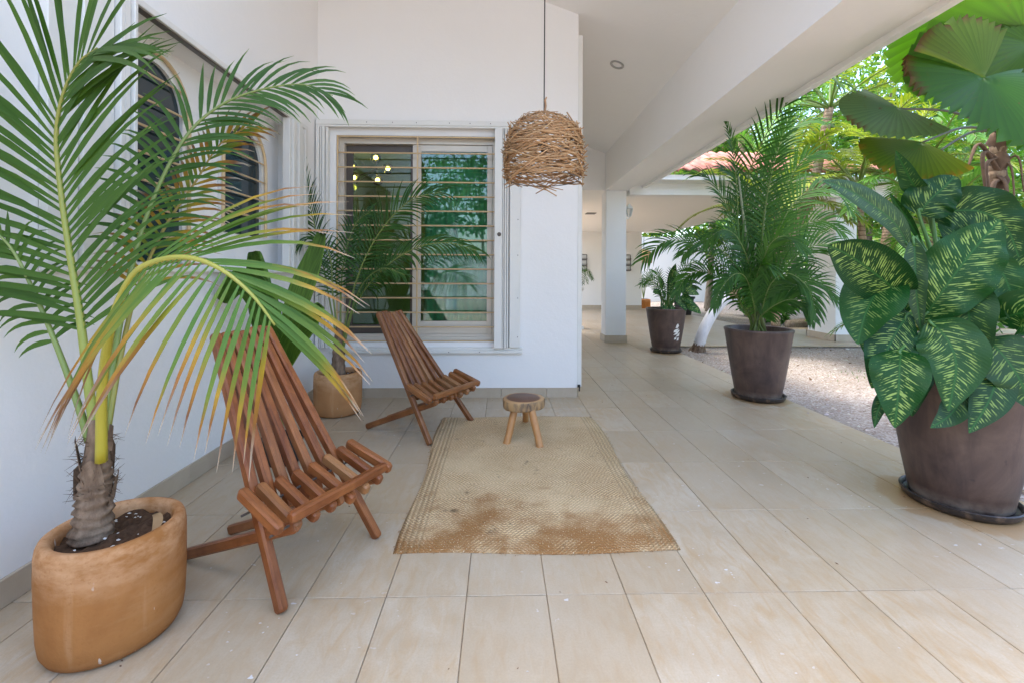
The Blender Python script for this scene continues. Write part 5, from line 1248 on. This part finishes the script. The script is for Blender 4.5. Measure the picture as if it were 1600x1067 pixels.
def fan_leaf(c, A, N, rad, span, col, col2, nf=26, cup=.18, edge=None, holes=(), pet=None, rad_fn=None, tipcol=None):
    c = V(c); A = V(A).normalized(); N = (V(N)-A*V(N).dot(A)).normalized(); S = A.cross(N); q = MB(); vs = []; cs = []; uvs = []; nr = 7; na = nf*2+1
    for j in range(na):
        ph = R(span)*(j/(na-1)*2-1); r_ = rad*(rad_fn(j/(na-1)) if rad_fn else 1)*(1+.012*math.sin(j*2.7))*(.90 if random.random() < .06 else 1); d = A*math.cos(ph)+S*math.sin(ph)
        for i in range(nr+1):
            s = i/nr; x = r_*s*(1 if i < nr else (1.016 if j % 2 else .984)); z = (.034*rad*s*(1 if j % 2 else -1))*(1.2 if i < nr else 1.4)-cup*rad*s*s+.03*rad*math.sin(ph*3)*s
            vs.append(c+d*x+N*z); cc = mix3(col, col2, min(1, abs(ph)/R(span)*.6+s*.4)); cc = tuple(k*(.78 if j % 2 else 1.1) for k in cc)
            if tipcol and s > .93 and (random.random() < .5 if tipcol[1] is None else tipcol[1](j/(na-1))): cc = tipcol[0]
            cs.append(cc); uvs.append((s, j/na))
    fs = []
    for j in range(na-1):
        for i in range(nr):
            a, b, c_, d_ = j*(nr+1)+i, j*(nr+1)+i+1, (j+1)*(nr+1)+i+1, (j+1)*(nr+1)+i
            fs.append((a, b, c_, d_) if i else (a, b, c_))
    q.add(vs, fs, cs, uvs); rel(q, fb_).build('fan_leaf', M['fan'], fp, True)
    b = cr if pet is None else V(pet); q = MB(); q.tube(spline([b, lerp(b, c, .5)+V((0, 0, .06)), c-N*.01], 12), [lerp(.012, .007, i/12) for i in range(13)], 7, True, (.07, .06, .03)); rel(q, fb_).build('petiole', M['rachis'], fp, True)
BR = (.17, .075, .035); DG, DG2 = (.062, .185, .032), (.095, .235, .034); BG, BG2 = (.07, .185, .02), (.11, .235, .025); YGc = (.20, .28, .03)
random.seed(12)
# the large leaf facing the camera, its folded upper lobe, and the lit leaves behind
fan_leaf(P_(1537, 122, 2.55), (-.1, -.5, -.86), (.05, -.86, .5), .57, 122, DG, DG2, 34, .10, rad_fn=lambda u: .80+.18*math.sin(u*math.pi*2-.6)+.05*math.sin(u*9), tipcol=(BR, lambda u: u > .78))
fan_leaf(P_(1537, 122, 2.56), (-.22, .12, 1), (.1, -1, .05), .41, 50, (.12, .22, .03), YGc, 16, .10, tipcol=(BR, None))
fan_leaf(P_(1600, 46, 2.9), (-1, .1, -.1), (0, -.6, -1), .62, 150, BG, BG2, 34, .12)
fan_leaf(P_(1508, 20, 3.1), (-1, 0, -.45), (.2, -1, -.55), .55, 120, BG, BG2, 30, .12)
fan_leaf(P_(1612, 70, 2.9), (-.5, .1, -1), (.1, -1, -.2), .36, 120, BG, BG2, 30, .12)
fan_leaf(P_(1402, 168, 2.95), (-1, -.1, -.3), (-.42, -.72, .55), .33, 105, (.13, .25, .10), (.20, .31, .15), 26, .10, tipcol=(BR, lambda u: .44 < u < .56))
fan_leaf(P_(1440, 222, 3.0), (-.8, -.2, -.6), (-.45, -.75, .48), .34, 80, (.08, .20, .03), YGc, 26, .12, tipcol=((.38, .22, .03), None))
fan_leaf(P_(1466, 238, 3.1), (-.1, -.3, -1), (.2, -1, -.2), .27, 70, (.14, .25, .03), YGc, 20, .12)
fan_leaf(P_(1660, 150, 3.3), (.6, -.3, -1), (-.4, -1, .2), .4, 100, BG, DG2, 28, .15)

# broadleaf trees and shrubs
def leafy(q, c, rad, n, sz, cols, flat=.75):
    c = V(c)
    for _ in range(n):
        d = V((random.gauss(0, 1), random.gauss(0, 1), random.gauss(0, 1))).normalized()*(random.random()**.45); p = c+V((d.x*rad[0], d.y*rad[1], d.z*rad[2]))
        n_ = (d+V((random.uniform(-.9, .9), random.uniform(-.9, .9), random.uniform(-.2, 1.2)))).normalized(); t = n_.cross(V((random.uniform(-1, 1), random.uniform(-1, 1), random.uniform(-1, 1)))).normalized(); b = n_.cross(t)
        s = sz*random.uniform(.6, 1.25); col = jit(random.choice(cols), .25)
        q.add([p-t*s, p-t*s*.2+b*s*.38, p+t*s, p-t*s*.2-b*s*.38, p+n_*s*.10], [(0, 1, 4), (1, 2, 4), (2, 3, 4), (3, 0, 4)], col)
def tree(name, base, h, crown, label, cols, group, nclump=26, nleaf=85, sz=.12, tr=.12, cat='tree'):
    base = V(base); o = empty(name, tuple(base)); tag(o, label, cat, group)
    top = base+V((random.uniform(-.3, .3), random.uniform(-.3, .3), h)); cc = base+V((0, 0, h))
    if tr:
        q = trunk_mesh([base-V((0, 0, .05)), lerp(base, top, .4)+V((.1, .05, 0)), top], tr, tr*.45, 10)
        for k in range(7):
            a = k*.9; e_ = cc+V((crown[0]*.75*math.cos(a), crown[1]*.75*math.sin(a), crown[2]*random.uniform(-.2, .6))); st_ = lerp(base, top, random.uniform(.5, .95)); q.tube(spline([st_, lerp(st_, e_, .5)+V((0, 0, .15)), e_], 8), [lerp(tr*.4, .012, i/8) for i in range(9)], 6)
        rel(q, base).build('trunk', M['barkgrey'], o, True)
    q = MB()
    for k in range(nclump):
        d = V((random.gauss(0, 1), random.gauss(0, 1), random.gauss(0, 1))).normalized()*random.uniform(.35, 1)
        c = cc+V((d.x*crown[0], d.y*crown[1], d.z*crown[2])); r_ = min(crown)*random.uniform(.28, .5)
        leafy(q, c, (r_*1.2, r_*1.2, r_*.8), nleaf, sz, cols)
    rel(q, base).build('crown', M['leaf'], o)
    return o
c1 = [(.05, .15, .02), (.07, .19, .025), (.10, .24, .03)]; c2_ = [(.09, .22, .03), (.16, .30, .04), (.22, .32, .04)]; c3 = [(.03, .09, .02), (.04, .12, .02)]
gT, gS = 'broadleaf trees behind the garden', 'shrubs in the garden beds'
for (x, y, h, cr_, lab, cc_, ncl) in [
    (7.2, 15.4, 6.0, (2.2, 1.8, 1.6), 'airy light green tree showing sky just over the tiled roof', c2_, 26), (9.5, 14.5, 5.0, (2.6, 2.2, 2.2), 'dense tree behind the yellow green palm', c1, 36),
    (13.2, 15.0, 5.5, (3.0, 2.6, 2.6), 'large dark tree at the back of the garden', c3, 40), (12.6, 9.6, 4.4, (2.3, 2.2, 2.4), 'yellow green tree behind the fan palm', c2_, 36),
    (14.5, 11.5, 3.2, (2.4, 2.4, 2.4), 'rounded tree beside the large dark tree', c1, 34), (10.6, 11.2, 2.9, (1.9, 1.8, 1.8), 'bushy low tree in the middle of the garden', c2_, 30), (7.3, 12.2, 3.0, (1.7, 1.5, 1.5), 'round bright tree behind the wing column', c2_, 26), (10.8, 13.2, 6.8, (2.6, 2.4, 2.2), 'tall pale tree showing over the two left fan leaves', c2_, 40), (16.5, 16.5, 6.5, (3.6, 3.2, 3.2), 'tallest tree at the far right of the garden', c1, 40), (7.8, 16.8, 6.2, (3, 2.6, 2.6), 'big pale tree far behind the wing roof', c2_, 34)]:
    tree('broadleaf_tree', (x, y, -.04), h, cr_, lab, cc_, gT, ncl)
for k, (x, y, r_, cc_, lab) in enumerate([(6.9, 11.5, .7, c1, 'green shrub behind the wing column foot'), (7.6, 10.2, .7, c2_, 'light shrub right of the wing column'), (8.6, 8.6, .65, c1, 'rounded shrub low beyond the gravel court'), (10.2, 9.4, .9, c1, 'wide shrub under the yellow green tree'), (9.3, 6.3, .6, c2_, 'small bright shrub near the right edge'), (7.2, 12.0, .6, c2_, 'shrub seen under the wing roof'), (8.7, 11.6, 1.0, c3, 'dark shrub at the back of the court'), (11.3, 8.0, .9, c2_, 'shrub at far right behind the fan palm trunk'), (7.5, 13.6, .8, c1, 'shrub behind the areca in the passage')]):
    tree('shrub', (x, y, -.04), r_*.75, (r_, r_, r_*.8), lab, cc_, gS, 14, 60, .085, .03, 'shrub')
q = MB()
for k in range(900):
    x = random.uniform(-4, 30); y = 22+random.uniform(0, 6)+max(0, 12-x)*.1; leafy(q, (x, y+1, random.uniform(.3, 5.5)), (.8, .8, .7), 16, .26, c1+c2_)
for k in range(420):
    y = random.uniform(-6, 24); leafy(q, (19+random.uniform(0, 3), y, random.uniform(.3, 5.5)), (.8, .8, .7), 16, .26, c1+c2_)
tag(q.build('wood', M['leaf']), kind='stuff')
# fallen log and pale stones across the far gravel
lg = MB(); lg.tube(spline([V(P_(1232, 508, 10.6)), V(P_(1262, 506, 10.8)), V(P_(1300, 508, 11.0))], 12), .12, 10); tag(lg.build('fallen_log', M['barkgrey'], smooth=True), 'pale fallen log lying beyond the wing floor left of the column', 'log')
lg = MB(); lg.tube(spline([V((7.7, 8.35, .05)), V((8.9, 8.1, .06)), V((10.2, 8.2, .05))], 12), .10, 10); tag(lg.build('fallen_log', M['barkgrey'], smooth=True), 'pale fallen log at right behind the dieffenbachia', 'log')
# loose stones and dry leaves on the gravel
q = MB()
for _ in range(5200):
    y = random.uniform(1.2, 7.8); x = random.uniform(2.86, 3.2+y*1.0); s_ = random.uniform(.005, .018)*(1+.8*(random.random() < .08)); x -= .16*(random.random() < .05); z = gz(x, y); a = random.uniform(0, 6.28); c = V((x, y, z+s_*.2))
    pts = [c+V((s_*math.cos(a+k*1.57)*random.uniform(.7, 1.2), s_*math.sin(a+k*1.57)*random.uniform(.6, 1.1), 0)) for k in range(4)]+[c+V((0, 0, s_*.65))]
    if x < 2.84: pts = [p_+V((0, 0, .0385)) for p_ in pts]
    q.add(pts, [(0, 1, 4), (1, 2, 4), (2, 3, 4), (3, 0, 4)], jit(random.choice([(1, .95, .88), (.8, .68, .58), (.62, .52, .45), (1.05, 1.02, 1)]), .2))
tag(q.build('gravel_stones', M['stones']), kind='stuff')
q = MB()
for _ in range(420):
    y = random.uniform(1.5, 10); x = random.uniform(2.9, 3.4+y); s_ = random.uniform(.012, .035); leafy(q, (x, y, gz(x, y)+.01), (.01, .01, .002), 1, s_, [(1, 1, 1)])
tag(q.build('leaf_litter', M['litter']), kind='stuff')
q = MB()
for _ in range(60):
    c = V((random.gauss(4.6, .35), random.gauss(5.0, .5), -.03)); 
    for k in range(4):
        d = V((random.uniform(-.02, .02), random.uniform(-.02, .02), random.uniform(.02, .05))); q.add([c, c+V((.004, 0, 0)), c+d], [(0, 1, 2)], (.10, .2, .05))
tag(q.build('weed_tufts', M['leaf']), kind='stuff')

# what stands behind the camera and shows only in the window glass
random.seed(4)
garden_palm((-1.75, -7.0, -.04), (.1, 0, 0), 3.4, 10, 2.0, 'palm with a pale trunk reflected in the back window', MG, .2, 'limewash', group='palms reflected in the window')
q = MB(); q.box(-9, 9, -13.2, -13, -.03, 2.2); tag(q.build('garden_wall', M['wall']), 'long white garden wall reflected in the back window', 'wall')
tree('shrub', (-3.4, -8.0, -.04), .7, (.9, .9, .8), 'dark shrub reflected in the left pane of the back window', c3, 'shrubs reflected in the window', 14, 60, .09, .03, 'shrub')
for k, (x, y, h) in enumerate([(-5.5, -16.5, 5.5), (-1.0, -17.5, 6.5), (3.6, -16.8, 5.6)]):  # unseen trees, added so the upper panes reflect green instead of bright sky
    tree('broadleaf_tree', (x, y, -.04), h, (3.2, 2.2, 3.0), ['tree reflected at the left of the back window', 'tall tree reflected in the middle of the back window', 'tree reflected at the right of the back window'][k], c3+c1, 'trees reflected in the window', 30, 70, .2)
# crumbs, petals and dry bits blown over the tiles
random.seed(66)
for nm_, mt_, n_, rng in (('floor_crumbs', 'litter', 70, (.003, .009)), ('white_flecks', 'pebble', 45, (.002, .005))):
    q = MB()
    for _ in range(n_):
        y = random.uniform(1.35, 6.5); x = random.uniform(-1.7, 2.75) if y < 4.4 else random.uniform(.9, 2.75); s_ = random.uniform(*rng); a = random.uniform(0, 6.28); c = V((x, y, .0022))
        k = random.uniform(.25, .7); e1 = V((math.cos(a), math.sin(a), 0))*s_; e2 = V((-math.sin(a), math.cos(a), 0))*s_*k; h_ = V((0, 0, s_*.35))
        q.add([c-e1, c-e2*.8, c+e1, c+e2, c+h_], [(0, 1, 4), (1, 2, 4), (2, 3, 4), (3, 0, 4)])
    tag(q.build(nm_, M[mt_]), kind='stuff')
